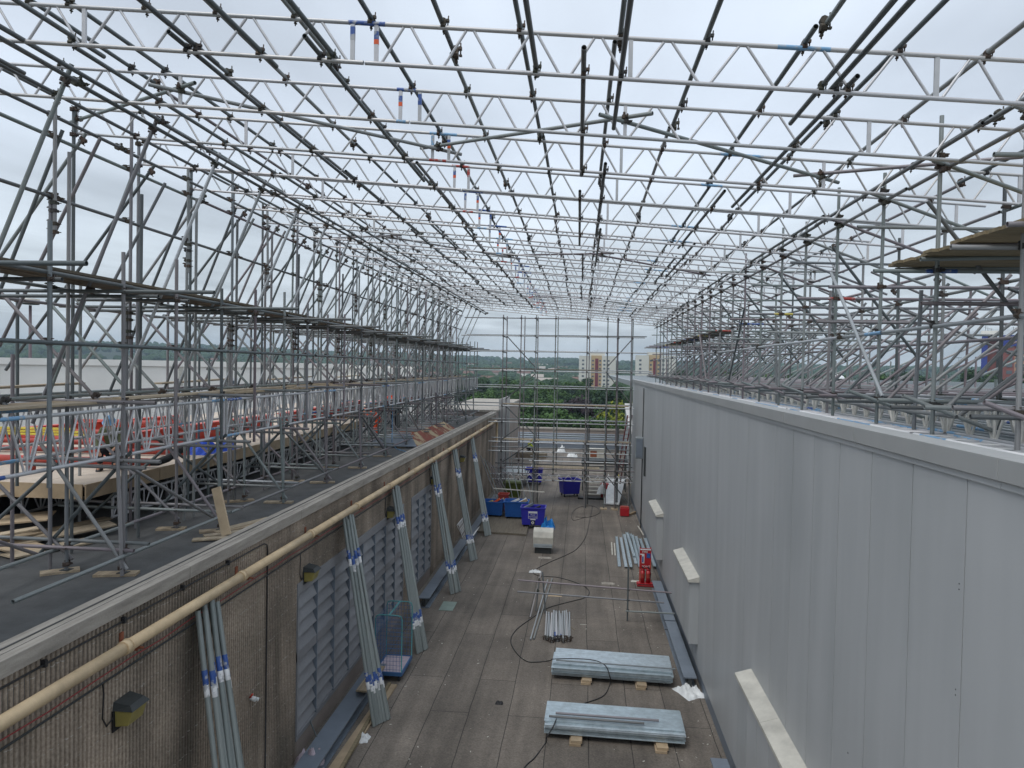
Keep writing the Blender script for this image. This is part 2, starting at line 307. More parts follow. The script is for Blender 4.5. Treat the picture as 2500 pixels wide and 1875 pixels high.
# coupler: two half shells, a spine and two T bolts that stick out
def coupler_mesh(far=False):
    b = MB()
    if far: b.box(-.045,.045,-.04,.04,-.035,.035).box(-.008,.008,.03,.1,-.008,.008); return b.mesh('coupler_far', M['clamp'])
    for i, ax in ((0, 'z'), (1, 'x')):
        off = Vector((0, -.026, 0)) if i == 0 else Vector((0, .026, 0)); n = 8
        pr = [(math.cos(2*math.pi*k/n)*.034, math.sin(2*math.pi*k/n)*.034) for k in range(n)]
        vs = []
        for h in (-.027, .027):
            for x, y in pr: vs.append((x, y+off.y, h) if ax == 'z' else (h, y+off.y, x))
        b.add(vs, [(k,(k+1)%n,n+(k+1)%n,n+k) if ax == 'z' else (n+k,n+(k+1)%n,(k+1)%n,k) for k in range(n)]+[tuple(range(n))[::-1], tuple(range(n, 2*n))])
    b.box(.03,.062,-.05,-.02,-.02,.02); b.tube((.05,-.09,0),(.05,.045,0),.0075,6); b.box(.036,.064,.028,.045,-.014,.014)
    b.box(-.02,.02,.02,.05,.03,.062); b.tube((0,-.04,.05),(0,.1,.05),.0075,6); b.box(-.014,.014,.062,.078,.036,.064)
    return b.mesh('coupler', M['clamp'])
CM, CMF = coupler_mesh(), coupler_mesh(True)
def coupler(p, parent, axis_a=(0,0,1), axis_b=(1,0,0), far=False, s=1.):
    """axis_a and axis_b: directions of the two tubes it joins"""
    o = bpy.data.objects.new('coupler', CMF if far else CM)
    z = Vector(axis_a).normalized(); x = Vector(axis_b); x = (x-x.dot(z)*z)
    x = x.normalized() if x.length > .05 else z.orthogonal().normalized(); y = z.cross(x)
    mm = Matrix((x, y, z)).transposed().to_4x4(); mm.translation = Vector(p); o.matrix_basis = mm @ Matrix.Scale(s, 4)
    attach(o, parent); col.objects.link(o); return o
ORD = 'first second third fourth fifth sixth seventh eighth ninth tenth eleventh twelfth thirteenth fourteenth fifteenth sixteenth seventeenth eighteenth nineteenth twentieth twenty-first twenty-second twenty-third twenty-fourth twenty-fifth'.split()
def z(Z): return H+Z
HAZE = True
# ================================================================ setting
g = MB(); g.add([(-4000,-300,-12.5),(4000,-300,-12.5),(4000,4200,-12.5),(-4000,4200,-12.5)], [(0,1,2,3)])
M['ground'] = mat('fields_and_gardens', (.025,.04,.018), .9, nvar=.6, nscale=.006)
struct('ground', g, M['ground'])
WX, RX = -6.0, 3.38          # faces of the two walls
# walkway roof: one sheet, its edge far off carries a parapet
b = MB(); b.box(-14, 13, -8, 92, -.4, 0); struct('walkway_floor', b, M['floor'])
b = MB(); b.box(-17.5, -6.02, -8, 50, 4.6, 5.1); struct('upper_roof_surface', b, M['felt_dark'])
# left concrete building below its roof
wl = thing('concrete_wall', 'long brown ribbed concrete wall with weathered coping and grey louvres beside the walkway', 'wall', (WX, 27, 0))
def ribs(y0, y1, z0, z1, X, name, parent):
    mb = MB(); pr = []; y = y0; p = .076
    while y < y1:
        pr += [(X-.032, y), (X-.032, y+.02), (X, y+.03), (X+.003, y+.064)]; y += p
    pr.append((X-.032, y1)); n = len(pr)
    mb.add([(a, b_, z0) for a, b_ in pr]+[(a, b_, z1) for a, b_ in pr], [(i, n+i, n+i+1, i+1)[::-1] for i in range(n-1)])
    return mb.build(name, M['ribbed'], parent)
L1, L2 = (14.7, 23.9), (25.0, 28.4)
ZT = 3.85
ribs(-7.8, 13.05, 0, 5.24, WX, 'ribbed_panel', wl)
ribs(13.1, L1[0], 0, 5.24, WX, 'ribbed_panel', wl)
ribs(L1[0], L1[1], ZT, 5.24, WX, 'ribbed_panel', wl)
ribs(L1[1], L2[0], 0, 5.24, WX, 'ribbed_panel', wl)
ribs(L2[0], L2[1], ZT, 5.24, WX, 'ribbed_panel', wl)
y = L2[1]
while y < 50: ribs(y, min(y+6.1, 50), 0, 5.24, WX, 'ribbed_panel', wl); y += 6.15
b = MB(); b.box(WX-.5, WX-.17, -7.8, 50, 0, 4.58); b.build('wall_core', M['void'], wl)
b = MB(); b.box(WX-.32, WX-.02, 49.99, 50.06, 0, 5.24); b.build('end_face', M['brownwall'], wl)
y = 1.6-4.4*2
while y < 50:
    y1 = min(y+4.4, 50.1); b = MB(); b.box(WX-.36, WX+.05, y, y1-.012, 5.245, 5.44); b.build('coping_slab', M['coping_l'], wl, .008)
    b = MB(); b.box(WX-.2, WX-.18, y, y1, 5.441, 5.452); b.box(WX-.09, WX-.083, y, y1, 5.441, 5.443); b.build('coping_seam', M['felt_dark'], wl); y = y1
def louvre(y0, y1, n):
    z0 = .42; w = (y1-y0)/n
    fr = MB(); fr.box(WX-.1, WX+.02, y0, y1, ZT-.24, ZT); fr.box(WX-.1, WX+.02, y0, y1, z0, z0+.1)
    midz = ZT-.24-4*.315-.2; fr.box(WX-.1, WX+.02, y0, y1, midz, midz+.2)
    mu = MB()
    for i in range(n+1): mu.box(WX-.14, WX+.03, max(y0, y0+i*w-.011), min(y1, y0+i*w+.011), z0+.1, ZT-.24) if 0 < i < n else fr.box(WX-.1, WX+.03, y0+i*w-(.05 if i else 0), y0+i*w+(0 if i else .05), z0+.1, ZT-.24)
    f = fr.build('louvre_frame', M['louvre'], wl); mu.build('mullions', M['duct'], f)
    b = MB(); b.box(WX-.16, WX-.145, y0, y1, z0, ZT); b.build('louvre_back', M['void'], f)
    bl = MB()
    for i in range(n):
        a, c = y0+i*w+.012, y0+(i+1)*w-.03; k = 0; zz = ZT-.24
        while zz > z0+.12:
            if abs(zz-midz-.2) < .02: zz = midz
            q = max(zz-.315, z0+.1)
            o1 = MB(); d = .02*((i*7+k*3) % 5-2)/5
            bl.hexa([(WX+.01,a,q-.005),(WX+.02,a,q+.005),(WX+.02,c,q+.005+d*.5),(WX+.01,c,q-.005+d*.5),(WX-.13,a,zz-.0),(WX-.12,a,zz+.012),(WX-.12,c,zz+.012),(WX-.13,c,zz-.0)])
            zz = q; k += 1
    bl.build('louvre_blades', M['louvre'], f)
    b = MB(); b.box(WX-.119, WX-.1, y0, y1, z0, ZT)
    b = MB(); b.box(WX-.1, WX+.0, y0, y1, 0, z0-.003); b.build('plinth', M['brownwall'], wl)
louvre(*L1, 8); louvre(*L2, 3)
# wall of the block beyond the first one
w2 = thing('far_brown_wall', 'brown wall of the farther block beyond the cross scaffold, with pale upright ribs', 'wall', (-6.1, 60, 0))
b = MB(); b.box(-10.5, -6.15, 51.5, 70, 0, 5.3); b.build('wall_block', M['brownwall'], w2)
b = MB(); b.box(-10.6, -6.05, 51.4, 70.1, 5.303, 5.46); b.build('coping', M['coping_l'], w2)
for i in range(6): b = MB(); b.box(-6.15, -5.9, 53+i*1.1, 53.35+i*1.1, 0, 6.2); b.build('upright_rib', M['coping_r'], w2)
# right building
wr = thing('clad_building', 'tall grey metal clad wall with flat capping on the other side of the walkway', 'building', (RX, 27, 0))
seams = [3.49+1.03*i for i in range(-10, 44)]
b = MB()
for i in range(len(seams)-1):
    if seams[i] > 13 and i % 3: continue
    j = i+1
    while j < len(seams)-1 and seams[j] > 13 and j % 3: j += 1
    if seams[i] > 48: break
    b.box(RX, RX+.08, seams[i]+.008, min(seams[j]-.008, 48), .32, 7.695)
b.build('cladding', M['clad'], wr)
b = MB(); b.box(RX+.03, RX+.5, -7.9, 47.99, 0, 7.7); b.build('backing', M['darkmetal'], wr)
b = MB(); b.box(RX+.002, RX+.03, -7.9, 48, 0, .3); b.build('base_flashing', M['duct'], wr)
y = 3.-3.05*3
while y < 48:
    y1 = min(y+3.05, 48); b = MB(); b.box(RX-.05, RX+.27, y, y1-.006, 7.762, 7.95); b.build('capping', M['coping_r'], wr, .006)
    b = MB(); b.box(RX-.022, RX+.02, y, y1-.008, 7.70, 7.758); b.build('drip_trim', M['clad'], wr); y = y1
b = MB()
for q in range(7):
    for dy in (0, .05): b.tube((RX-.003, 6.66, 1.0+q*.95+dy), (RX+.01, 6.66, 1.0+q*.95+dy), .007, 6)
b.tube((RX-.003, 9.1, 3.9), (RX+.01, 9.1, 3.9), .012, 6); b.build('fixing_screw', M['black'], wr)
M['roofr'] = mat('standing_seam_roof', (.25,.275,.285), .5, .1, nvar=.12, nscale=.4)
b = MB(); b.box(RX+.5, 60, -8, 108, 7.3, 7.7)
for i in range(150): b.box(4.4+i*.37, 4.43+i*.37, -8, 108, 7.7, 7.725)
struct('metal_roof_surface', b, M['roofr'])
# boxed doors with cream caps
for i, (ya, yb, w) in enumerate(((10.2, 14.0, 'nearest the viewer'), (20.2, 23.4, 'the middle one'), (29.0, 32.0, 'the farthest one'))):
    t = thing('wall_hatch', f'boxed grey panel with cream cap on the clad wall, {w}', 'hatch', (RX-.12, (ya+yb)/2, .9), 'boxed panels on the clad wall')
    b = MB(); b.box(RX-.24, RX-.001, ya, yb, .95, 2.7); b.build('box', M['clad'], t)
    pn = MB(); n = 5
    for k in range(n): pn.box(RX-.262, RX-.241, ya+.06+k*(yb-ya-.1)/n, ya+.04+(k+1)*(yb-ya-.1)/n, 1.0, 2.62)
    pn.build('door_panel', M['clad'], t)
    ym = (ya+yb)/2
    for (p, q) in ((ya-.06, ym-.004), (ym+.004, yb+.06)):
        b = MB(); b.hexa([(RX-.31,p,2.7),(RX-.002,p,2.7),(RX-.002,q,2.7),(RX-.31,q,2.7),(RX-.31,p,2.76),(RX-.002,p,2.86),(RX-.002,q,2.86),(RX-.31,q,2.76)]); b.build('cap', M['cap'], t)
# small things on the clad wall
t = thing('wall_vent_box', 'grey square vent box on the clad wall above the stairs', 'vent', (3.1, 39, 3.6))
b = MB(); b.box(2.95, 3.37, 38.8, 39.3, 3.8, 4.95); b.build('casing', M['greymetal'], t, .02)
b = MB(); b.box(2.99, 3.33, 38.76, 38.79, 3.88, 4.87); b.build('grille', M['duct'], t)
b = MB(); b.box(3.30, 3.372, 37.2, 37.6, 3.1, 4.6); tag(b.build('wall_box', M['darkmetal']), 'narrow dark upright box on the clad wall beside the vent box', 'box')
b = MB(); b.tube((RX-.03, 39.05, 0), (RX-.03, 39.05, 7.6), .03, 8); tag(b.build('downpipe', M['darkmetal']), 'thin dark downpipe running the height of the clad wall', 'pipe')
# far parts of the walkway roof
t = thing('far_parapet', 'low grey brown parapet with handrail along the far edge of the walkway roof', 'parapet', (0, 91.5, 0))
b = MB(); b.box(-14, 13, 91.2, 92, 0, .75); b.build('upstand', M['brownwall'], t); b = MB(); b.box(-14, 13, 91.1, 92.1, .753, .95); b.build('coping', M['coping_l'], t)
for zz in (1.5, 2.0): tube('rail', (-14, 91.6, zz), (13, 91.6, zz), 'steel3', t, .03)
for i in range(9): tube('post', (-12+i*3, 91.6, .9), (-12+i*3, 91.6, 2.05), 'steel3', t, .03)
for i in range(5):
    b = MB(); b.box(-9, 6, 76+i*2.6, 76.9+i*2.6, .0, .5+.05*(i % 2)); b.box(-9, 6, 76.1+i*2.6, 76.8+i*2.6, .6, .68)
    tag(b.build('roof_duct', M['greymetal'] if i % 2 else M['duct']), f'{ORD[i]} low grey duct lying across the walkway roof before the far parapet', 'duct', 'ducts across the far roof')
t = thing('pale_plant_room', 'pale block with white sloped top beyond the end of the clad wall', 'plant room', (5.3, 62, 0))
b = MB(); b.hexa([(4.0,58,0),(9,58,0),(9,66,0),(4.0,66,0),(4.0,58,3.4),(9,58,3.4),(9,66,5.3),(4.0,66,5.3)]); b.build('block', M['greymetal'], t)
b = MB(); b.hexa([(3.95,58,3.403),(9,58,3.403),(9,66,5.303),(3.95,66,5.303),(3.95,58,3.6),(9,58,3.6),(9,66,5.5),(3.95,66,5.5)]); b.build('sloped_top', M['whitep'], t)
# cream pipe along the concrete wall, its collars and brackets
PX, PZ = WX+.22, z(-3.7)
tp = thing('cream_pipe', 'long cream painted pipe fixed along the concrete wall under the coping', 'pipe', (PX, 27, PZ))
for i in range(-3, 15):
    a = 2.27+3.15*i; c = min(a+3.15, 48.3); b = MB(); b.tube((PX, a, PZ), (PX, c, PZ), .08, 20); b.build('pipe_length', M['pipe'], tp)
    if a < 47:
        b = MB(); b.tube((PX, a-.05, PZ), (PX, a+.05, PZ), .094, 20); b.tube((PX, a+.05, PZ), (PX, a+.062, PZ), .1, 20); b.build('collar', M['pipe'], tp)
        b = MB(); b.box(WX, PX+.02, a+.22, a+.25, PZ-.13, PZ-.1); b.box(PX-.1, PX+.1, a+.22, a+.25, PZ-.1, PZ-.078); b.box(WX, WX+.02, a+.2, a+.27, PZ-.2, PZ+.1); b.build('bracket', M['rust'], tp)
b = MB(); b.path([(PX,48.3,PZ),(PX+.02,48.42,PZ-.04),(PX+.05,48.5,PZ-.15),(PX+.05,48.5,PZ-1.5)], .08, 16); b.build('pipe_bend', M['pipe'], tp)
def cab(name, pts, r, m, label, cat='cable', n=6): b = MB(); b.path(pts, r, n); return tag(b.build(name, M[m]), label, cat)
cab('red_cable', [(WX+.03, 3+i*.75, z(-4.0)-.03*math.sin(i*1.9)**2) for i in range(60)], .008, 'redcable', 'thin red cable clipped along the concrete wall under the cream pipe')
cab('grey_conduit', [(WX+.035, 3+i*3, z(-4.1)) for i in range(16)], .014, 'darkmetal', 'thin dark conduit running along the wall below the red cable', 'conduit')
t = thing('wall_conduit', 'dark conduit high on the wall that turns down to the floor beside the louvres', 'conduit', (WX+.03, 12, 3))
b = MB(); b.path([(WX+.035,3,z(-3.45)),(WX+.035,13.0,z(-3.45)),(WX+.035,13.12,z(-3.5)),(WX+.035,13.15,z(-3.6)),(WX+.035,13.15,.02)], .014, 8); b.build('tube', M['cable'], t)
for yy in (4.6,6,7.4,8.8,10.2,11.6): b = MB(); b.box(WX, WX+.06, yy, yy+.04, z(-3.48), z(-3.40)); b.build('clip', M['cable'], t)
for i, (yy, w) in enumerate(((8.83,'nearest the viewer'),(15.2,'above the left end of the long louvre'),(21.9,'above the right end of the long louvre'),(28.4,'above the short louvre'),(35.4,'on the far plain stretch of wall'))):
    t = thing('wall_lamp', f'box lamp with yellowed glass and dark lid, {w}', 'lamp', (WX+.15, yy, z(-4.7)), 'box lamps on the concrete wall')
    zz = z(-4.66)
    b = MB(); b.hexa([(WX+.02,yy-.16,zz-.14),(WX+.2,yy-.16,zz-.12),(WX+.2,yy+.16,zz-.12),(WX+.02,yy+.16,zz-.14),(WX+.02,yy-.17,zz+.08),(WX+.26,yy-.17,zz+.08),(WX+.26,yy+.17,zz+.08),(WX+.02,yy+.17,zz+.08)]); b.build('lamp_glass', M['lampglass'], t, .01)
    b = MB(); b.hexa([(WX+.003,yy-.19,zz+.083),(WX+.28,yy-.19,zz+.083),(WX+.28,yy+.19,zz+.083),(WX+.003,yy+.19,zz+.083),(WX+.003,yy-.17,zz+.19),(WX+.22,yy-.15,zz+.15),(WX+.22,yy+.15,zz+.15),(WX+.003,yy+.17,zz+.19)]); b.build('lid', M['darkmetal'], t)
    b = MB(); b.box(WX, WX+.02, yy-.2, yy+.2, zz-.2, zz+.082); b.build('back_plate', M['black'], t)
    b = MB(); b.path([(WX+.02,yy-.2,zz+.0),(WX+.03,yy-.34,zz-.04),(WX+.03,yy-.42,zz+.1),(WX+.03,yy-.4,zz+.42),(WX+.03,yy-.42,z(-4.1))], .011, 6); b.build('feed_cable', M['cable'], t)
t = thing('wall_fitting', 'small broken white fitting with red stub left on the ribbed wall', 'fitting', (WX, 12.2, 3))
p0 = P(612, 1704, X=WX+.03); b = MB(); b.tube(p0, p0+Vector((.1,0,-.02)), .045, 10); b.tube(p0+Vector((.03,.06,-.03)), p0+Vector((.12,.08,-.06)), .035, 8); b.build('socket', M['bag'], t)
b = MB(); b.tube(p0+Vector((0,-.03,.02)), p0+Vector((.06,-.05,.1)), .018, 8); b.build('stub', M['redp'], t)
# grey trunking along the foot of both walls
def duct(x0, x1, y0, y1, z0, z1, lab):
    t = thing('floor_duct', lab, 'duct', ((x0+x1)/2, (y0+y1)/2, 0), 'grey ducts along the wall feet')
    b = MB(); b.box(x0, x1, y0, y1, z1-.035, z1); b.build('top_flange', M['duct'], t)
    xm = (x0+x1)/2; b = MB(); b.box(xm-.05, xm+.05, y0+.02, y1-.02, z0+.04, z1-.036); b.build('web', M['darkmetal'], t)
    b = MB(); b.box(x0, x1, y0, y1, z0, z0+.038); b.build('bottom_flange', M['duct'], t)
duct(2.9, 3.25, 6, 15.4, 0, .34, 'grey steel beam on the floor below the boxed panel nearest the viewer')
duct(2.9, 3.25, 19.4, 23.7, 0, .34, 'grey steel beam along the clad wall, its near end beside the white sheet')
duct(2.9, 3.25, 23.8, 28.2, 0, .34, 'grey steel beam along the clad wall, its far end beside the red fire point')
duct(-5.62, -5.22, 24.7, 33.5, 0, .36, 'grey steel beam at the foot of the concrete wall past the louvres')
duct(-5.72, -5.25, 10, 19.2, 0, .3, 'dark grey steel beam at the foot of the long louvre')
duct(-5.55, -5.2, 35, 46, 0, .3, 'grey steel beam at the foot of the far wall behind the bins')
# ================================================================ temporary roof
SL = .083
def cv(Xn, d=8.07):
    u = Xn/d; return d*u/(1.0097+.0983*u)
def zb(X): return 3.27-SL*X
D = [8.07+1.95*k for k in range(21)]
DEP = .45
def truss_lattice():
    mb = MB()
    ups = [-9.1,-5.95,-2.65,-2.37,.52,3.75,6.72]
    segs = list(zip(ups[:-1], ups[1:]))
    for a, c in segs:
        L = c-a
        if L < 1: continue
        n = 4 if L > 3 else 4; w = L/n
        for i in range(n):
            xa, xm, xb = a+i*w+.07, a+(i+.5)*w, a+(i+1)*w-.07
            mb.tube((xa,0,-SL*xa+.02), (xm-.045,0,-SL*xm+DEP-.02), .0165, 8, caps=False); mb.tube((xm+.045,0,-SL*xm+DEP-.02), (xb,0,-SL*xb+.02), .0165, 8, caps=False)
    return mb.mesh('lattice', M['alu']), ups
LAT, UPS = truss_lattice()
upm = {}
def upright_mesh():
    b = MB(); b.box(-.024,.024,-.015,.015,.02,DEP-.02); return b.mesh('upright', M['alu'])
UPM = upright_mesh()
for k, d in enumerate(D):
    jz = R.uniform(-.025, .025); jx = R.uniform(-.08, .08)
    t = thing('roof_truss', f'silver lattice truss spanning the roof, {ORD[k]} from the near end', 'truss', (jx, d, z(3.27)+jz), 'lattice trusses of the temporary roof'); t['tube_r'] = .0248
    o = t.location
    def W(x, zz): return Vector((o.x+x, o.y, o.z-SL*x+zz))
    tube('bottom_chord', W(-9.18, 0), W(-2.52, 0), 'alu', t, .0248); tube('bottom_chord', W(-2.5, 0), W(6.8+R.uniform(-.05,.2), 0), 'alu', t, .0248)
    tube('top_chord', W(-9.18, DEP), W(-2.52, DEP), 'alu', t, .0248); tube('top_chord', W(-2.5, DEP), W(6.8+R.uniform(-.05,.5), DEP), 'alu', t, .0248)
    l = bpy.data.objects.new('lattice', LAT); l.location = o; attach(l, t); col.objects.link(l)
    for x in UPS:
        u = bpy.data.objects.new('upright', UPM); u.location = W(x, 0); attach(u, t); col.objects.link(u)
    c = ['blue','blue','ltblue','redp','blue'][k % 5]
    s = -1 if k % 2 else 1
    band(t, W(-3.2, DEP), W(0, DEP), .5, .5+R.uniform(.25,.6), c); band(t, W(-3.2, 0), W(0, 0), .5, .5+R.uniform(.12,.3), ['redp','ltblue'][k % 2]) if k % 3 else None
    xu = -2.65 if k % 2 else -2.37
    b = MB(); b.box(o.x+xu-.026, o.x+xu+.026, o.y-.017, o.y+.017, W(xu,0).z+.215, W(xu,0).z+.27); b.build('orange_mark', M['orange'], t)
    b = MB(); b.box(o.x+xu-.0255, o.x+xu+.0255, o.y-.0165, o.y+.0165, W(xu,0).z+.27, W(xu,0).z+.36); b.build('paint_mark', M['worn_blue'], t)
    xu = -2.37 if k % 2 else -2.65
    b = MB(); b.box(o.x+xu-.0255, o.x+xu+.0255, o.y-.0165, o.y+.0165, W(xu,0).z+.25, W(xu,0).z+.4); b.build('paint_mark', M[WORN[c]], t)
    if k % 3 != 1: band(t, W(1, DEP), W(4, DEP), 1.1, 1.1+R.uniform(.3,1), 'ltblue')
# tubes along the roof on the truss tops
XT = [cv(x) for x in (-8.25,-7.2,-6.3,-5.8,-5.0,-4.15,-3.33,-2.42,-1.66,-.75,.33,1.3,2.45,3.45,4.5,5.6,6.9)]
for i, X in enumerate(XT):
    y = -1.+(i*2.7) % 6; s = 0
    while y < 48.5:
        a, c = max(y, 3.), min(y+6.3, 48.6+.3*(i % 3))
        if c-a < .5: y += 6.3; continue
        zz = z(zb(X)+DEP+.05); dx = .03*(-1)**s
        far = a > 24
        o = tube('purlin_tube', (X+dx, a, zz+R.uniform(-.008,.008)), (X+dx+R.uniform(-.03,.03), c+.02, zz+R.uniform(-.01,.01)), 'steel2' if (i+s) % 3 else 'steel')
        tag(o, f'tube on the truss tops, {ORD[i]} line from the left, {ORD[s]} length from near end', 'scaffold tube', 'scaffold tubes along the roof')
        for d in D:
            if a+.1 < d < c-.1: coupler((X+dx, d, zz-.02), o, (0,1,0), (1,0,-SL), d > 30)
        if c < 48: coupler((X+dx-.0, c-.05, zz), o, (0,1,0), (1,0,0), far, 1.25)
        y += 6.3; s += 1
# shorter tubes on the bottom chords, with free ends
LOW = [(-7.25,[(3,9.3),(8.7,14.7),(14.2,20.4),(20,26.2),(26,32),(32,38),(38,44)]),(-5.85,[(3,8.6),(8.3,14.4),(14,20),(19.6,26),(25.5,31.6),(31,37),(37,43)]),
       (-4.45,[(3,8.6),(7.7,13.9),(13.4,19.6),(19.2,25.4),(25,31),(30.8,37),(37,43)]),(-3.75,[(3,8.5),(18,24)]),(-2.95,[(3,8.25),(7.6,13.6),(12.4,18.6),(18.2,24.4),(24,30),(30,36),(36,42)]),
       (-.62,[(3,8.3)]),(-.08,[(7.5,12.4),(13.5,19.5),(21,27),(29,35)]),(.34,[(3,9.9),(11.6,17.8),(17,23),(26,32),(33,39)]),
       (2.55,[(3,9.3),(12.7,18.6),(20,26)]),(2.85,[(7.8,13.8),(17.8,24),(26,32),(36,42)]),(2.72,[(3,8.2)]),(4.7,[(14,20),(22,28),(31,37)])]
for i, (X, ss) in enumerate(LOW):
    X = cv(X)
    for s, (a, c) in enumerate(ss):
        zz = z(zb(X)+.052); dx = .06*(-1)**s*(1 if abs(X) > 1 else .5)
        o = tube('lower_roof_tube', (X+dx, a, zz), (X+dx+R.uniform(-.05,.05), c, zz+R.uniform(-.01,.02)), 'steel2')
        tag(o, f'free-ended tube on the truss bottoms, {ORD[i]} line from the left, {ORD[s]} piece', 'scaffold tube', 'short tubes under the roof')
        for d in D:
            if a+.05 < d < c-.05: coupler((X+dx, d, zz-.022), o, (0,1,0), (1,0,-SL), d > 30)
# flat zigzag bracing between pairs of trusses
def zigzag(k, tag_):
    xs = [-9.0,-5.95,-2.5,.52,3.75,6.7]
    for i in range(5):
        ya, yb = (D[k+1], D[k]) if i % 2 == 0 else (D[k], D[k+1])
        a = Vector((xs[i], ya, z(zb(xs[i])+.22))); c = Vector((xs[i+1], yb, z(zb(xs[i+1])+.22))); e = (c-a).normalized()*.42
        off = Vector((0,0,.03*(-1)**i))
        o = tube('zigzag_brace', a-e+off, c+e+off, 'steel'); tag(o, f'slanting brace tube {tag_}, {ORD[i]} from the left', 'brace', 'zigzag bracing in the roof')
        coupler(a+off, o, e, (0,0,1)); coupler(c+off, o, e, (0,0,1))
zigzag(1, 'between the second and third roof trusses'); zigzag(7, 'between the eighth and ninth roof trusses'); zigzag(14, 'between the fifteenth and sixteenth roof trusses')
# ================================================================ left scaffold
RZ = -3.5                    # roof of the concrete building, relative to the eye
G1 = 'raking frames of the left scaffold'
def frame_thing(name, lab, loc, grp): return thing(name, lab, 'scaffold frame', loc, grp)
NL = 22
DL = [6.97+1.95*k for k in range(NL)]
for k, d in enumerate(DL):
    j = lambda s=.04: R.uniform(-s, s)
    t = frame_thing('raking_scaffold_frame', f'tall scaffold posts with long raking props on the dark roof, {ORD[k]} from the near end', (-8.62, d, z(RZ)), G1)
    far = d > 26
    def T(n, x0, y0, z0, x1, y1, z1, m='steel', r=.0305): return tube(n, (x0,y0,z(z0)), (x1,y1,z(z1)), m, t, r, 12 if not far else 8)
    X3 = -8.62+j(.03); top = 4.7+j(.12) if k % 2 else 4.15
    if k % 2: T('upright', X3, d, RZ+.02, X3+j(.03), d, .9+j(.2)); T('upright', X3+.052, d+.01, .35+j(.15), X3+.05+j(.04), d, top); lap = (.42,.55,.78,.88)
    else: T('upright', X3, d, RZ+.02, X3+j(.03), d, 2.6+j(.2)); T('upright', X3+.052, d+.01, 1.95+j(.1), X3+.05+j(.03), d, top); lap = (2.05,2.2,2.42,2.55)
    for zz in lap: coupler((X3+.03, d, z(zz+j(.02))), t, (0,0,1), (0,1,0), far, 1.1)
    X2 = -9.12+j(.05); T('upright', X2, d+1.05, RZ+.02, X2+j(.03), d+1.05, 4.45+j(.15), 'steel' if k % 2 else 'steel2')
    T('upright', -8.6+j(.03), d+.34, RZ+.02, -8.6+j(.03), d+.34, 3.35+j(.3), 'steel2' if k % 2 else 'steel')
    T('raking_prop', -8.55, d+.12, 3.75, -10.45+j(.08), d+.12, -.8, 'steel2' if k % 3 else 'steel')
    m1 = 'steel3' if k >= 3 else 'steel'
    a, c = Vector((-6.95, d+.05, z(3.7))), Vector((-8.88+j(.06), d+.05, z(-.84)))
    e = (a-c).normalized()*.25
    tube('raking_prop', c-e, a+e, m1, t, .0305)
    if k >= 3 and k % 3: band(t, c, a, .25, .55, 'blue'); band(t, c, a, .55, .8, 'whitep')
    if k % 4 == 2: band(t, c, a, 3.9, 4.3, 'blue')
    T('raking_prop', -8.5, d+.6, 3.85, -11.6+j(.1), d+.6, -.25, 'steel2' if k % 2 else 'steel')
    if k % 3 != 1: T('raking_prop', -8.45, d+.9, 3.7+j(.2), -10.3+j(.1), d+.9, .2, 'steel')
    T('diagonal_brace', -10.25, d+.65, 1.28, -8.3, d+.65, -.7, 'steel'); T('diagonal_brace', -10.45, d+.2, 1.15, -8.45, d+.2, -.9, 'steel') if k % 2 else None
    for (x, yy, zz, aa, bb) in ((X3, d, 3.63, (0,0,1), (0,1,0)), (X3, d, 3.95, (0,0,1), (0,1,0)), (X3, d, 2.64, (0,0,1), (0,1,0)), (-6.95, d+.05, 3.72, (0,1,0), (-.4,0,-1)), (-8.55, d+.6, 3.75, (0,1,0), (-1,0,-1)), (X2, d+1.05, 3.98, (0,0,1), (1,0,0)), (X2, d+1.05, 4.42, (0,0,1), (1,0,0)),
                                (X3, d, -.68, (0,0,1), (0,1,0)), (X3, d, 1.17, (0,0,1), (0,1,0)), (X3, d, RZ+.36, (0,0,1), (0,1,0)), (-8.35, d+.65, -.62, (1,0,-1), (0,1,0)), (-8.0, d+.05, 1.15, (0,1,0), (-.4,0,-1))):
        coupler((x, yy, z(zz)), t, aa, bb, far, 1.15)
BL = [4.6+3.13*k for k in range(15)]
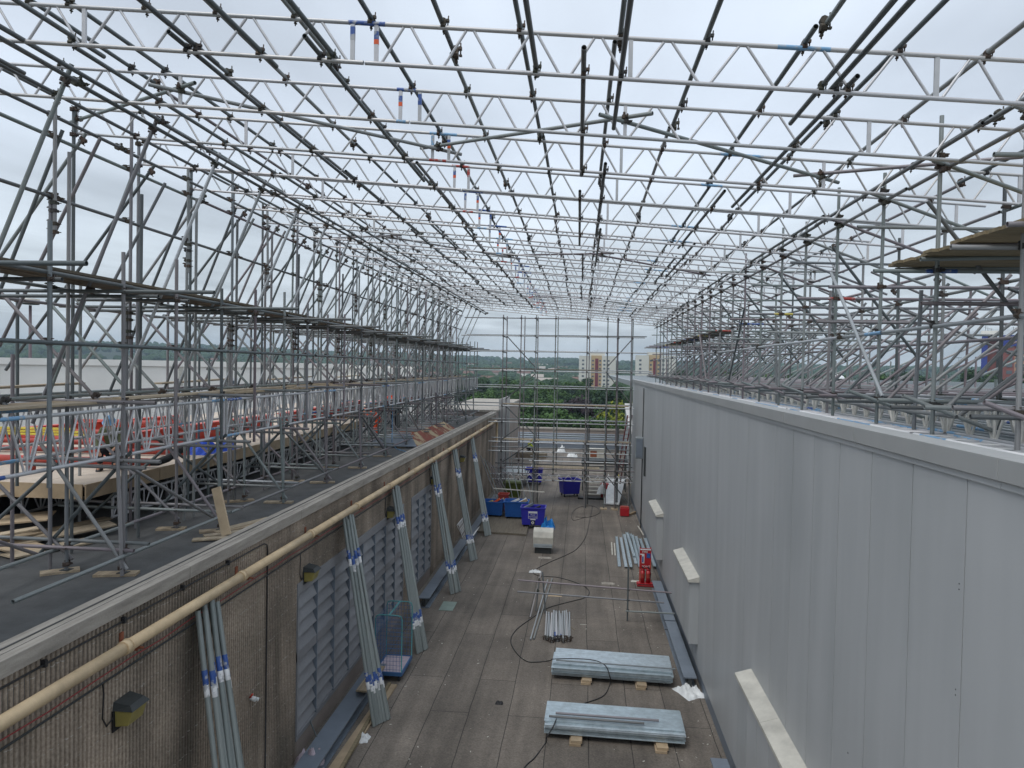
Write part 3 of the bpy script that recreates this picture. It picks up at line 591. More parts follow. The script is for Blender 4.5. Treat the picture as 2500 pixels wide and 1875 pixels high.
for k, d in enumerate(BL):
    j = lambda s=.04: R.uniform(-s, s)
    t = frame_thing('base_scaffold_frame', f'low scaffold bay frame with crossed braces by the coping, {ORD[k]} from the near end', (-7.35, d, z(RZ)), 'low bay frames of the left scaffold')
    far = d > 26
    def T(n, x0, y0, z0, x1, y1, z1, m='steel', r=.0305): return tube(n, (x0,y0,z(z0)), (x1,y1,z(z1)), m, t, r, 12 if not far else 8)
    X1 = -7.38+j(.04); T('upright', X1, d, RZ+.02, X1+j(.03), d, 1.6+j(.2), 'steel' if k % 3 else 'steel2'); T('upright', X1+.05, d-.1, RZ+.02, X1-.05, d-.1, -1.35)
    T('upright', X1-.02, d+1.5, -1.8, X1-.02, d+1.5, 1.75+j(.2)) 
    X2 = -8.35+j(.05); T('upright', X2, d, RZ+.02, X2, d, -.45+j(.1)); X4 = -10.5+j(.06); T('upright', X4, d, RZ+.02, X4, d, 1.75+j(.3)); T('upright', -9.4, d+.1, RZ+.02, -9.4, d+.1, .3+j(.3)); T('upright', X4, d+1.5, -2.4, X4, d+1.5, 1.5+j(.4), 'steel2')
    T('diagonal_brace', -8.75, d-.07, -1.4, -7.25, d-.07, RZ+.12, 'steel'); T('diagonal_brace', -7.3, d+.08, -1.5, -8.9, d+.08, RZ+.25, 'steel2'); T('diagonal_brace', -10.5, d+.06, -1.3, -8.3, d+.06, RZ+.2, 'steel'); T('diagonal_brace', -8.4, d-.12, -1.7, -10.2, d-.12, RZ+.2, 'steel2')
    for zz in (-.68, -1.62, -1.73): T('cross_tube', -9.1+j(.1), d-.06, zz, -6.75+j(.12)-(.25 if zz < -1.7 else 0), d-.06, zz)
    T('cross_tube', -10.9, d-.05, RZ+.42, -7.1+j(.1), d-.05, RZ+.42); T('cross_tube', -10.8, d+.11, RZ+.5, -7.0+j(.1), d+.11, RZ+.5, 'steel' if k % 4 else 'steel3')
    T('long_transom', -10.9, d-.05, 1.1, -5.8+j(.2), d-.05, 1.1, 'steel2'); T('long_transom', -10.6, d+.4, 1.05, -7.1+j(.1), d+.4, 1.07, 'steel2'); T('transom', -9.3, d+1.5, 1.1, -7.15+j(.08), d+1.5, 1.1, 'steel2')
    for (x, yy, zz, aa, bb) in ((X1,d,.22,(0,0,1),(0,1,0)),(X1,d,1.1,(0,0,1),(1,0,0)),(X1,d,-.68,(0,0,1),(1,0,0)),(X1,d,-1.62,(0,0,1),(1,0,0)),(X1,d,RZ+.42,(0,0,1),(1,0,0)),(X1,d-.05,RZ+.14,(0,0,1),(1,0,0)),(X2,d,-.68,(0,0,1),(1,0,0)),(X2,d,-1.62,(0,0,1),(1,0,0)),(X2,d,RZ+.42,(0,0,1),(1,0,0)),(X2,d,RZ+.14,(0,0,1),(1,0,0)),(X4,d,1.1,(0,0,1),(0,1,0)),(X1,d+1.5,1.1,(0,0,1),(1,0,0)),(X1,d+1.5,.22,(0,0,1),(0,1,0)),(-10.5,d+1.5,1.08,(0,0,1),(0,1,0))):
        coupler((x, yy, z(zz)), t, aa, bb, far, 1.15)
    for x in (X1, X2):
        b = MB(); b.box(x-.075, x+.075, d-.075, d+.075, z(RZ)+.041, z(RZ)+.049); b.tube((x, d, z(RZ)+.049), (x, d, z(RZ)+.2), .017, 8); b.build('base_plate', M['darkmetal'], t)
    for q, x in enumerate((X1, X2)):
        if d < 40:
            s = MB(); an = R.uniform(.1, .7); L = R.uniform(.3, .42); cx, cy = x-.05, d
            s.beam((cx-L*math.cos(an), cy-L*math.sin(an), z(RZ)+.021), (cx+L*.7*math.cos(an), cy+L*.7*math.sin(an), z(RZ)+.021), .225, .038)
            tag(s.build('sole_board', M['board']), f'timber sole board under the {ORD[k]} low bay frame, {"wall side" if q == 0 else "deck side"} foot', 'timber board', 'sole boards on the dark roof')
# tubes running the length of the left scaffold
LG = [(-6.93,3.77,'steel2','eaves'),(-6.8,3.83,'steel2','outermost eaves'),(-8.66,3.95,'steel2','top'),(-8.66,3.62,'steel','second from top'),(-8.68,2.64,'steel2','breast height above the platform'),(-7.28,.22,'steel2','lone eye level'),
      (-10.42,1.08,'steel','outer side of the platform'),(-7.42,1.2,'steel2','walkway side of the platform'),(-8.72,1.17,'steel','middle of the platform'),(-8.55,-.62,'steel','under the loose boards'),(-7.3,RZ+.34,'steel','wall side floor'),(-8.58,RZ+.36,'steel','deck side floor'),(-10.6,-.7,'steel','outermost low')]
for i, (X, Z, m, w) in enumerate(LG):
    y = 3+(i*1.7) % 5; s = 0
    if i == 10: y = 8.5
    while y < 50:
        a, c = y, min(y+6.2, 50.5)
        if c-a < .6: break
        o = tube('ledger_tube', (X+.02*(-1)**s, a, z(Z)), (X+.02*(-1)**s, c, z(Z)), m, None, .0305)
        tag(o, f'{ORD[s]} length of the {w} tube running along the left scaffold', 'scaffold tube', 'ledger tubes of the left scaffold')
        if Z > 2: 
            o2 = coupler((X, c-.02, z(Z)), o, (0,1,0), (0,0,1), a > 24, 1.3)
        y += 6.2; s += 1
# braces up and down the length, low down
for k in range(0, 14):
    d = BL[k]+.1
    for X, q in ((-7.42, 0), (-8.72, 1)):
        if (k+q) % 2: continue
        o = tube('low_brace', (X, d-.1, z(-1.65)), (X, d+2.9, z(RZ+.3)), 'steel' if k % 3 else 'steel2')
        tag(o, f'slanting low brace after the {ORD[k]} low bay frame, on its {"wall" if q == 0 else "deck"} side', 'brace', 'low braces of the left scaffold')
# deep ladder beams
def lattice_beam_mesh(L, dep, n, r=.0165):
    mb = MB(); w = L/n
    for i in range(n):
        y0 = i*w; mb.tube((0,y0+.05,.02), (0,y0+w/2-.03,dep-.02), r, 6, caps=False); mb.tube((0,y0+w/2+.03,dep-.02), (0,y0+w-.05,.02), r, 6, caps=False)
        if i: mb.tube((0,y0,0), (0,y0,dep), r*1.1, 6, caps=False)
    mb.box(-.02,.02,0,.04,0,dep); mb.box(-.02,.02,L-.04,L,0,dep)
    return mb.mesh('beam_lattice', M['alu'])
BM = lattice_beam_mesh(6.0, .76, 9)
BM2 = lattice_beam_mesh(6.0, .42, 11)
BM3 = lattice_beam_mesh(6.0, .46, 10, .02); BM3.materials[0] = M['dirtywhite']
def lattice_beam(X, y0, zz, lab, grp, mesh=BM, dep=.76, L=6.0, bands=True):
    t = thing('lattice_beam', lab, 'lattice beam', (X, y0, zz), grp)
    tube('chord', (X,y0,zz), (X,y0+L,zz), 'alu', t); tube('chord', (X,y0,zz+dep), (X,y0+L,zz+dep), 'alu', t)
    l = bpy.data.objects.new('lattice', mesh); l.location = (X, y0, zz); attach(l, t); col.objects.link(l)
    if bands:
        for q in (zz, zz+dep):
            e = R.uniform(.25, .7); band(t, (X,y0,q), (X,y0+L,q), .02, e, 'ltblue' if R.random() < .6 else 'blue'); band(t, (X,y0,q), (X,y0+L,q), L-R.uniform(.2,.6), L-.02, 'ltblue')
    return t
for q, X in enumerate((-7.46, -8.52, -9.9)):
    for s in range(8):
        y0 = 2.2+s*6.08+q*1.3
        if y0 > 46: continue
        lattice_beam(X, y0, z(-1.56), f'{ORD[s]} deep silver lattice beam of the left scaffold, {["wall side","middle","deck side"][q]} row', 'deep lattice beams of the left scaffold')
# boarded platform at head height, and loose boards on the beams
for s in range(12):
    for q in range(5):
        y0 = 3.1+s*3.92; X = -8.5+q*.236; b = MB(); dz = R.uniform(0,.012)
        b.box(X-.112, X+.112, y0+R.uniform(-.06,.02), y0+3.9, z(1.255)+dz, z(1.293)+dz)
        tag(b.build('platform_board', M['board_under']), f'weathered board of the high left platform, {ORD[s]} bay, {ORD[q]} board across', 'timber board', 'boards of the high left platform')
for s in range(12):
    for q in range(3):
        y0 = 4.+s*3.85+R.uniform(-.25,.25); X = -8.42+q*.24+R.uniform(-.03,.03); b = MB(); zz = z(-.7)+(.04 if (s+q) % 4 == 0 else 0)
        b.beam((X, y0, zz), (X+R.uniform(-.08,.08), y0+3.9, zz), .225, .038)
        tag(b.build('loose_board', M['board']), f'pale loose board on the left lattice beams, {ORD[s]} bay, {ORD[q]} board across', 'timber board', 'loose boards on the lattice beams')
for s in range(5):
    y0 = 10+s*6.3; b = MB(); b.beam((-10.2, y0, z(-.55)), (-10.4, y0+3.9, z(-.5)), .225, .04)
    tag(b.build('outer_board', M['board']), f'{ORD[s]} single board lying on the outer side of the left scaffold', 'timber board', 'single boards on the outer side')
# ---- timber deck behind
td = thing('timber_deck', 'long raised timber deck with plywood edge behind the left scaffold', 'deck', (-13, 14, z(RZ)))
DZ = z(-2.45)
b = MB()
for i in range(22): b.box(-9.55-.245*(i+1)*1.5+.004, -9.55-.245*i*1.5, 12.95, 31.0 if i < 6 else 46, DZ-.04, DZ-.001*(i % 3))
b.build('deck_boards', M['deck'], td)
y = 12.9
while y < 46:
    b = MB(); xe = -9.52 if y < 31 else -11.7; b.box(xe-.03, xe, y, min(y+2.42, 46 if y > 31.0 else 31.0), DZ-.27, DZ+.02); b.build('edge_board', M['ply'], td); y += 2.44
b = MB(); b.box(-11.7, -9.55, 31.02, 31.05, DZ-.27, DZ+.02); b.build('edge_board', M['ply'], td)
for i in range(4): b = MB(); b.box(-9.6-2.44*(i+1)+.01, -9.6-2.44*i, 12.89, 12.92, DZ-.27, DZ+.02); b.build('edge_board', M['ply'], td)
for s in range(5):
    for X in (-9.75, -11.8):
        if X > -10 and s > 2: continue
        lattice_beam(X, 14+s*6.1, z(RZ)+.2, f'{ORD[s]} low lattice beam in the dark under the timber deck, {"edge" if X > -10 else "inner"} row', 'lattice beams under the deck', BM2, .42, bands=False)
# added black block that paints the shade in the open space under the deck
b = MB(); b.box(-17.4, -12.6, 13, 46, z(RZ), z(RZ)+.5); tag(b.build('deck_shade_block', M['black']), 'low black block standing in for the shade under the timber deck', 'kerb')
# red steel beams on the deck
def ibeam(a, c, h, w, m, lab, grp='red steel beams on the deck', marks=None):
    t = thing('steel_beam', lab, 'steel beam', tuple((Vector(a)+Vector(c))/2), grp)
    a = Vector(a); c = Vector(c); u = Vector((0,0,1))
    b = MB(); b.beam(a+u*h/2, c+u*h/2, .03, h-.05); b.build('web', M[m], t)
    b = MB(); b.beam(a+u*.012, c+u*.012, w, .024); b.build('bottom_flange', M[m], t); b = MB(); b.beam(a+u*(h-.012), c+u*(h-.012), w, .024); b.build('top_flange', M[m], t)
    if marks:
        d = (c-a).normalized()
        for q in marks: 
            for e in range(3): b = MB(); p = a+d*q+u*(h/2+.05-.09*e); sd = d.cross(u).normalized()*.02; b.beam(p+sd, p+sd+d*(.5-.1*e), .006, .035); b.build('white_marking', M['whitep'], t)
    return t
ibeam((-12.2,17,DZ),(-11.7,26,DZ), .5, .3, 'redp', 'long bright red steel beam on the deck, nearest length', marks=(6.2,))
ibeam((-11.6,26.5,DZ),(-11.4,36,DZ+.1), .5, .3, 'redp', 'long bright red steel beam on the deck, farther length')
ibeam((-11.2,36.5,DZ),(-11.1,46,DZ+.1), .45, .3, 'redp', 'long bright red steel beam on the deck, farthest length')
ibeam((-17.2,17.5,DZ),(-15.3,26,DZ), .38, .3, 'redp', 'tall bright red steel beam at the back left of the deck')
for i, (yy, zz, r, x0, x1) in enumerate(((15.2,.13,.085,-13.5,-9.75),(17.2,.1,.07,-16,-10),(17.6,.25,.07,-16,-10.2),(19.5,.1,.08,-17.3,-11.3),(19.9,.28,.08,-17.3,-11.5),(22.5,.35,.09,-17.3,-13.2))):
    b = MB(); b.tube((x0,yy,DZ+zz), (x1,yy+.15,DZ+zz), r, 14)
    t = tag(b.build('red_pipe', M['binred']), f'dark red pipe lying across the deck, {ORD[i]} counted from the near edge', 'pipe', 'red pipes on the deck')
    if i == 0:
        b = MB(); b.path([(-9.75,yy+.15,DZ+zz),(-9.62,yy+.2,DZ+zz),(-9.5,yy+.4,DZ+zz+.06),(-9.42,yy+.7,DZ+zz+.2),(-9.4,yy+.9,DZ+zz+.24)], .085, 12); tag(b.build('black_hose_end', M['black']), 'short black hose bend at the end of the near red pipe', 'hose')
b = MB(); b.tube((-11.8,14.3,DZ), (-11.8,14.3,DZ+.55), .07, 12); tag(b.build('red_post', M['binred']), 'stubby dark red post at the near edge of the deck', 'post')
for i in range(3): b = MB(); b.beam((-16.4+.1*i, 16.5, DZ+.55+.07*i), (-12.6-.2*i, 17.2, DZ+.5+.07*i), .09, .05); tag(b.build('yellow_batten', M['yellowp']), f'yellow batten lying over the red pipes, {ORD[i]} from the bottom', 'batten', 'yellow battens')
# blue tarpaulin, crumpled
def crumple(cx, cy, zz, w, l, h, seed, n=16, rot=0, edge=.5):
    b = MB(); vs = []; fs = []; ca, sa = math.cos(rot), math.sin(rot)
    for i in range(n):
        for k in range(n):
            u, v = i/(n-1)*2-1, k/(n-1)*2-1
            nn = noise.noise(Vector((u*2.2+seed, v*2.2, seed*.7))); n2 = noise.noise(Vector((u*5+seed, v*5, 3)))
            rr = 1+.22*noise.noise(Vector((u*1.5, v*1.5, seed+9)))
            x, y_ = u*w/2*rr, v*l/2*rr; q = max(0, 1-max(abs(u), abs(v))**2.2)
            vs.append((cx+x*ca-y_*sa, cy+x*sa+y_*ca, zz+max(0, h*q*(.55+1.1*nn+.6*n2))+.004))
    for i in range(n-1):
        for k in range(n-1): a = i*n+k; fs.append((a,a+n,a+n+1,a+1))
    b.add(vs, fs, True); return b
tag(crumple(-10.15, 18.6, DZ, .9, 1.9, .3, 2).build('blue_tarpaulin', M['tarp']), 'crumpled bright blue tarpaulin on the near edge of the deck', 'tarpaulin')
# timber and sheet debris at the near end of the deck
DB = [(-11.5,12.6,.9,2.4,.5,.25,'ply'),(-10.6,12.2,.6,1.8,-.4,.1,'ply'),(-9.9,12.9,.5,1.6,.9,.05,'board'),(-9.6,12.1,.45,1.5,1.2,.03,'board'),(-12.2,12,.7,2.0,.2,.4,'board'),(-11,11.6,.25,2.4,.8,.1,'board'),(-10.3,13.2,.25,2.2,1.3,.12,'board'),(-11.8,13.3,.25,2.4,1.45,.75,'ply'),(-11.2,13.45,.3,2.0,1.6,.82,'board'),(-10.6,11.4,.225,1.3,.3,.03,'board')]
for i, (x, yy, w, l, an, zz, m) in enumerate(DB):
    b = MB(); dx, dy = math.cos(an)*l/2, math.sin(an)*l/2; tl = R.uniform(-.08,.2)
    b.beam((x-dx, yy-dy, z(RZ)+zz+.02), (x+dx, yy+dy, z(RZ)+zz+.02+tl), w, .03)
    tag(b.build('timber_offcut', M[m]), f'{"plywood sheet" if m == "ply" else "timber offcut"} in the heap below the near end of the deck, {ORD[i]} piece', 'timber', 'timber heap under the deck end')
b = MB(); p = P(553, 1306, z=5.46); b.beam(p, p+Vector((-.3,.18,.82)), .17, .045, (0,1,0)); tag(b.build('propped_board', M['ply']), 'short pale board standing propped on the coping of the concrete wall', 'timber board')
for i in range(4):
    p = P(470+i*28, 1318-i*9, z=z(RZ)+.03+.02*i); b = MB(); b.beam(p, p+Vector((.75-.1*i, .3+.25*i, .02)), .2, .03); tag(b.build('flat_board', M['board']), f'flat board near the coping below the propped board, {ORD[i]} from the near end', 'timber board', 'flat boards near the coping')
# rusty roof hopper
t = thing('rusty_cowl', 'large low metal cowl with grey paint flaking to rust, set on the dark roof', 'roof cowl', (-7.9, 34, z(RZ)))
za, zt = z(RZ)+.1, z(RZ)+.5; x0, x1, y0, y1 = -9.15, -6.85, 29.4, 38.5
b = MB(); b.add([(x1,y0,za),(x1,y1,za),(x1-.55,y1-.5,zt),(x1-.55,y0+1.1,zt)], [(0,1,2,3)]); b.add([(x1-.02,y0,za-.01),(x1-.02,y1,za-.01),(x1-.57,y1-.5,zt-.02),(x1-.57,y0+1.1,zt-.02)], [(3,2,1,0)]); b.build('rusty_side', M['flake'], t)
b = MB(); b.hexa([(x0,y0,za-.04),(x1,y0,za-.04),(x1-.55,y0+1.1,zt-.04),(x0+.9,y0+1.1,zt-.04),(x0,y0,za),(x1,y0,za),(x1-.55,y0+1.1,zt),(x0+.9,y0+1.1,zt)]); b.build('grey_side', M['duct'], t)
b = MB(); b.box(x0+.4, x1-.5, y0+.8, y1, z(RZ), za-.045); b.build('kerb', M['black'], t)
for i in range(6): yy = y0+1.2+i*1.35; b = MB(); b.box(x0+.9, x1-.55, yy, yy+.1, zt+.002, zt+.06); b.build('cross_bar', M['steel3'] if 'steel3' in M else M['whitep'], t)
for i in range(5): yy = y0+1.35+i*1.35; b = MB(); b.hexa([(x0+.9,yy,zt-.35),(x1-.6,yy,zt-.35),(x1-.6,yy+1.1,zt-.05),(x0+.9,yy+1.1,zt-.05),(x0+.9,yy,zt-.32),(x1-.6,yy,zt-.32),(x1-.6,yy+1.1,zt-.02),(x0+.9,yy+1.1,zt-.02)]); b.build('baffle', M['rust'] if i < 1 else M['brownwall'], t)
cab('blue_hose', [(-7.6,28.3,z(-1)),(-7.6,28.2,z(-2)),(-7.6,28.2,z(-3.2)),(-7.45,28.4,z(-3.42)),(-7.0,28.0,z(-3.45)),(-6.7,27.4,z(-3.45))], .018, 'ltblue', 'thin pale blue hose hanging down beside the rusty cowl', 'hose')
# ================================================================ right scaffold
G2 = 'frames of the right scaffold'
for k, d in enumerate(D):
    j = lambda s=.04: R.uniform(-s, s)
    t = frame_thing('braced_scaffold_frame', f'braced scaffold frame on the metal roof, {ORD[k]} from the near end', (4.87, d, z(-.87)), G2); far = d > 24
    def T(n, x0, y0, z0, x1, y1, z1, m='steel', r=TR): return tube(n, (x0,y0,z(z0)), (x1,y1,z(z1)), m, t, r, 12 if not far else 8)
    d += .33; X1 = 4.845+j(.03); X2 = 6.68+j(.04)
    T('upright', X1, d, -.87, X1+j(.02), d, 3.2+(.35 if k % 2 else .1)); T('upright', X2, d-.2, -.87, X2+j(.04), d-.2, 2.95+j(.15), 'steel' if k % 2 else 'steel2')
    T('upright', 5.0+j(), d+.9, -.87, 5.0+j(), d+.9, 1.5+j(.3)) if k % 2 else None
    T('upright', 9.3+j(.1), d+.1, -.87, 9.3, d+.1, 2.3+j(.5)); T('upright', 11.6+j(.1), d+.3, -.87, 11.6, d+.3, .2+j(.4)); T('upright', 8.2, d+.8, -.87, 8.2, d+.8, .0+j(.3))
    T('raking_prop', 4.9, d-.13, -.5, 6.8, d-.13, 1.68+j(.08), 'steel' if k % 3 else 'steel2'); T('raking_prop', 5.35, d+.4, -.6, 7.6, d+.4, 1.3+j(.1))
    T('raking_prop', 6.35, d-.27, -.45, 9.0, d-.27, 1.75); T('raking_prop', 8.6, d+.2, -.5, 11.9, d+.2, 1.1)
    T('diagonal_brace', 4.62, d-.07, 2.96, 7.3, d-.07, 1.93); T('diagonal_brace', 7.0, d+.15, 2.5, 9.7, d+.15, 1.3)
    T('diagonal_brace', 4.3, d-.3, -.28, 5.5+j(.1), d-.3, -.72); T('diagonal_brace', 7.2, d+.42, 2.1, 9.4, d+.42, 2.7)
    T('raking_prop', 7.3, d+.1, -.5, 9.4, d+.1, 2.0+j(.2), 'steel2'); T('diagonal_brace', 4.9, d+.5, 2.5, 6.6, d+.5, .3, 'steel2') if k % 2 else T('diagonal_brace', 6.7, d-.25, 1.4, 9.2, d-.25, .4, 'steel2')
    T('cross_tube', 4.05+j(.1), d+.08, 1.44, 8.8+j(.4), d+.08, 1.44); T('cross_tube', 4.5+j(.1), d-.08, 2.35+j(.1), 7.6, d-.08, 2.35) if k % 2 == 0 else None
    T('cross_tube', 4.45+j(.15), d-.07, .98, 10+j(.4), d-.07, .98, 'steel') if k % 2 else None
    T('cross_tube', 4.2+j(.1), d+.05, -.36, 11.8, d+.05, -.36); T('cross_tube', 4.3+j(.15), d-.09, -.45, 10.8, d-.09, -.45, 'steel2'); T('cross_tube', 4.4+j(.2), d+.95, -.4, 11.9, d+.95, -.4)
    if k % 2: band(t, (4.2,d+.08,z(1.44)), (8.8,d+.08,z(1.44)), .5, .9+R.random()*.4, ['redp','blue','yellowp'][k % 3])
    for (x, yy, zz, aa, bb) in ((X1,d,3.0,(0,0,1),(1,0,0)),(X1,d,2.86,(0,0,1),(0,1,0)),(X1,d,1.44,(0,0,1),(1,0,0)),(X1,d,.68,(0,0,1),(0,1,0)),(X1,d,-.4,(0,0,1),(1,0,0)),(X2,d-.2,1.5,(0,0,1),(0,1,0)),(X2,d-.2,2.7,(0,0,1),(0,1,0)),(X2,d-.2,-.38,(0,0,1),(1,0,0)),(X2,d+.07,1.8,(0,1,0),(1,0,1)),(X1,d-.07,2.8,(0,0,1),(1,0,-.3)),(9.3,d+.1,-.38,(0,0,1),(1,0,0))):
        coupler((x, yy, z(zz)), t, aa, bb, far, 1.15)
RG = [(4.78,3.06,'steel2','eaves'),(4.9,2.84,'steel','inner eaves'),(4.78,.67,'steel3','waist height'),(6.74,2.68,'steel','outer top'),(6.76,1.52,'steel','outer middle'),(4.95,-.55,'steel','wall side floor'),(7.3,-.5,'steel','middle floor'),(9.22,1.6,'steel','outermost middle'),(9.25,-.42,'steel','outermost floor'),(6.62,.6,'steel','outer waist height'),(5.65,-.38,'steel2','second wall side floor'),(6.15,-.5,'steel','inner middle floor'),(8.3,-.45,'steel','fourth floor level')]
for i, (X, Z, m, w) in enumerate(RG):
    y = 5.5+(i*1.9) % 5 if i > 2 else 3+(i*2.3) % 5; s = 0
    while y < 49:
        a, c = y, min(y+6.2, 49.5)
        if c-a < .6: break
        o = tube('ledger_tube', (X+.02*(-1)**s, a, z(Z)), (X+.02*(-1)**s, c, z(Z)), m)
        tag(o, f'{ORD[s]} length of the {w} tube running along the right scaffold', 'scaffold tube', 'ledger tubes of the right scaffold')
        if i == 2:
            coupler((X, c-.02, z(Z)), o, (0,1,0), (0,0,1), a > 24, 1.3)
            if s == 0: band(o, (X,a,z(Z)), (X,c,z(Z)), 4.4, 5.1, 'ltblue')
        y += 6.2; s += 1
for i, (a, c, m, w) in enumerate((((4.7,14.2,z(1.92)),(4.7,11.7,z(-.35)),'steel3','pale'),((4.72,21.6,z(1.85)),(4.75,23.9,z(-.5)),'steel2','rusty brown'),((4.72,30,z(1.9)),(4.75,27.8,z(-.5)),'steel','dull grey'))):
    tag(tube('long_brace', a, c, m), f'{w} brace tube slanting lengthwise across the wall side of the right scaffold', 'brace')
for s in range(8):
    for q, X in enumerate((5.45, 6.35, 7.9)):
        y0 = 5.2+s*6.07+q*1.1
        if y0 < 47: lattice_beam(X, y0, z(-.85), f'{ORD[s]} low white lattice beam on the metal roof, {ORD[q]} row from the clad wall', 'low lattice beams on the metal roof', BM3, .46)
    y0 = 4.4+s*6.1
    if y0 < 46:
        t = thing('flat_lattice_beam', f'{ORD[s]} lattice beam lying flat behind the capping, its tubes marked blue', 'lattice beam', (5.1, y0, z(-.85)), 'lattice beams lying flat')
        for X in (4.62, 5.06): tube('chord', (X,y0,z(-.83)), (X,y0+6,z(-.83)), 'whitep' if X < 5 else 'alu', t); band(t, (X,y0,z(-.83)), (X,y0+6,z(-.83)), R.uniform(.1,2), R.uniform(2.2,3.2), 'ltblue'); band(t, (X,y0,z(-.83)), (X,y0+6,z(-.83)), 5.1, 5.8, 'ltblue')
        l = bpy.data.objects.new('lattice', BM2); l.matrix_basis = Matrix.Translation((4.62,y0,z(-.83))) @ Matrix.Rotation(math.radians(90), 4, 'Y'); attach(l, t); col.objects.link(l)
# near boarded platform seen from below
for q in range(15):
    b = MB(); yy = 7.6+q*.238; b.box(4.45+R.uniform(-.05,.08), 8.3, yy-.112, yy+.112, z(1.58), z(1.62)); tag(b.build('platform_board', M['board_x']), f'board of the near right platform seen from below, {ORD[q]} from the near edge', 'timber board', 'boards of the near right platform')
for i, yy in enumerate((7.7, 9.0, 10.0, 11.0)): tag(tube('platform_bearer', (4.25+.1*i, yy, z(1.54)), (8.3, yy, z(1.62)), 'steel'), f'cross tube carrying the near right platform, {ORD[i]} from the near edge', 'scaffold tube', 'tubes under the near right platform')
for s in range(4):
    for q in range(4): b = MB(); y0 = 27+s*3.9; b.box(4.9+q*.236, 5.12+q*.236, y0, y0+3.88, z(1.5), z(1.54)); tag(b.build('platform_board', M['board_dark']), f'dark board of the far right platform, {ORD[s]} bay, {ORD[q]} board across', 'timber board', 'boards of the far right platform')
# ================================================================ scaffold across the end of the walkway
t = frame_thing('cross_scaffold', 'tall scaffold standing across the far end of the walkway between the two walls', (0, 44, 0), None)
XE = [-4.9,-3.8,-2.9,-1.65,.3,1.5,2.15,3.0]; Y0, Y1 = 44., 45.3
def T(n, a, c, m='steel', r=.034): return tube(n, a, c, m, t, r, 10)
for i, X in enumerate(XE):
    for Y in (Y0, Y1):
        f = 0 if (i not in (3,) and not (i < 3 and Y == Y0 and i == 1)) else 2.0
        a, c = Vector((X+(.14 if Y == Y1 else 0), Y, f)), Vector((X+(.1 if Y == Y1 else 0)+R.uniform(-.05,.05), Y, z(3.25)))
        T('upright', a, c, 'steel'); band(t, a, c, R.uniform(4,5.2), R.uniform(5.3,6), R.choice(['blue','ltblue','whitep','whitep']), name='paint_band')
        if i in (2, 4, 6): T('upright', a+Vector((.09,0,0)), a+Vector((.09,0,5)), 'steel2')
ZE = [(3.05,-7.4,.3,'steel'),(1.95,-7.3,3.9,'steel3'),(.98,-7.0,3.9,'steel3'),(-.2,-7.0,4.3,'steel3'),(-1.24,-6.9,3.25,'steel3'),(-2.38,-9.8,3.25,'steel3'),(-3.4,-5.6,3.25,'steel3'),(-4.62,-5.75,3.15,'steel3'),(-5.2,-5.65,3.2,'steel3'),(-5.75,-2.9,3.1,'steel3'),(-6.25,-5.4,3.25,'steel'),(-6.55,-5.4,3.2,'steel'),(-6.95,-5.5,3.25,'steel3')]
for i, (Z, xa, xb, m) in enumerate(ZE):
    for Y, dz in ((Y0-.05, 0), (Y1+.05, .1)):
        mm = m if Y < 45 else 'steel2' if m == 'steel' or i < 2 else 'steel3'
        a, c = Vector((xa+R.uniform(-.3,.1), Y, z(Z+dz))), Vector((xb+R.uniform(-.15,.1), Y, z(Z+dz)+R.uniform(-.03,.03)))
        T('ledger', a, c, mm)
        if i % 2: band(t, a, c, 3+i*.2, 3.6+i*.2, 'ltblue')
    for X in XE: coupler((X, Y0-.03, z(Z)), t, (0,0,1), (1,0,0), True, 1.3)
    for X in XE[::2]: T('transom', (X+.06, Y0-.2, z(Z)-.05), (X+.06, Y1+.25, z(Z)-.05), 'steel2')
for (a, c) in (((-4.7,1.95),(-2.85,0)),((3.15,2.0),(1.5,.1)),((1.5,-.2),(3.1,-2.2)),((-4.8,-2.3),(-2.9,-4.1)),((-4.7,-2.0),(-2.9,-.4)),((3.0,-8.2),(1.5,-6.4)),((1.5,-4.7),(3.2,-6.9)),((-2.9,-4.6),(-4.8,-5.9)),((.4,-3.3),(1.5,-2.4)),((-4.9,-4.5),(-2.9,-3.0))):
    T('diagonal_brace', (a[0], Y0+.08, z(a[1])), (c[0], Y0+.08, z(c[1])), 'steel2')
la = MB()
for i in range(14): x = -5.2+i*.6; la.tube((x,Y0-.1,z(-6.93)),(x+.3,Y0-.1,z(-6.57)),.016,6); la.tube((x+.3,Y0-.1,z(-6.57)),(x+.6,Y0-.1,z(-6.93)),.016,6)
la.build('lattice', M['alu'], t)
for (Z, xa, xb, m) in ((-2.3,-4.9,2.9,'board'),(-4.52,-4.9,-1,'board'),(-4.55,-1,3.1,'board'),(-6.2,-2.9,1.2,'board'),(-.1,-7.2,1.2,'board_dark')):
    for q in range(3): b = MB(); b.box(xa, xb, Y0+.15+q*.3, Y0+.38+q*.3, z(Z), z(Z)+.04); tag(b.build('crosswise_board', M[m]), f'cross scaffold board at {dict({-2.3:"trees",-4.52:"pipe end",-4.55:"upper walkway",-6.2:"bin top",-.1:"skyline"})[Z]} level, {ORD[q]} board back', 'timber board', 'boards on the cross scaffold')
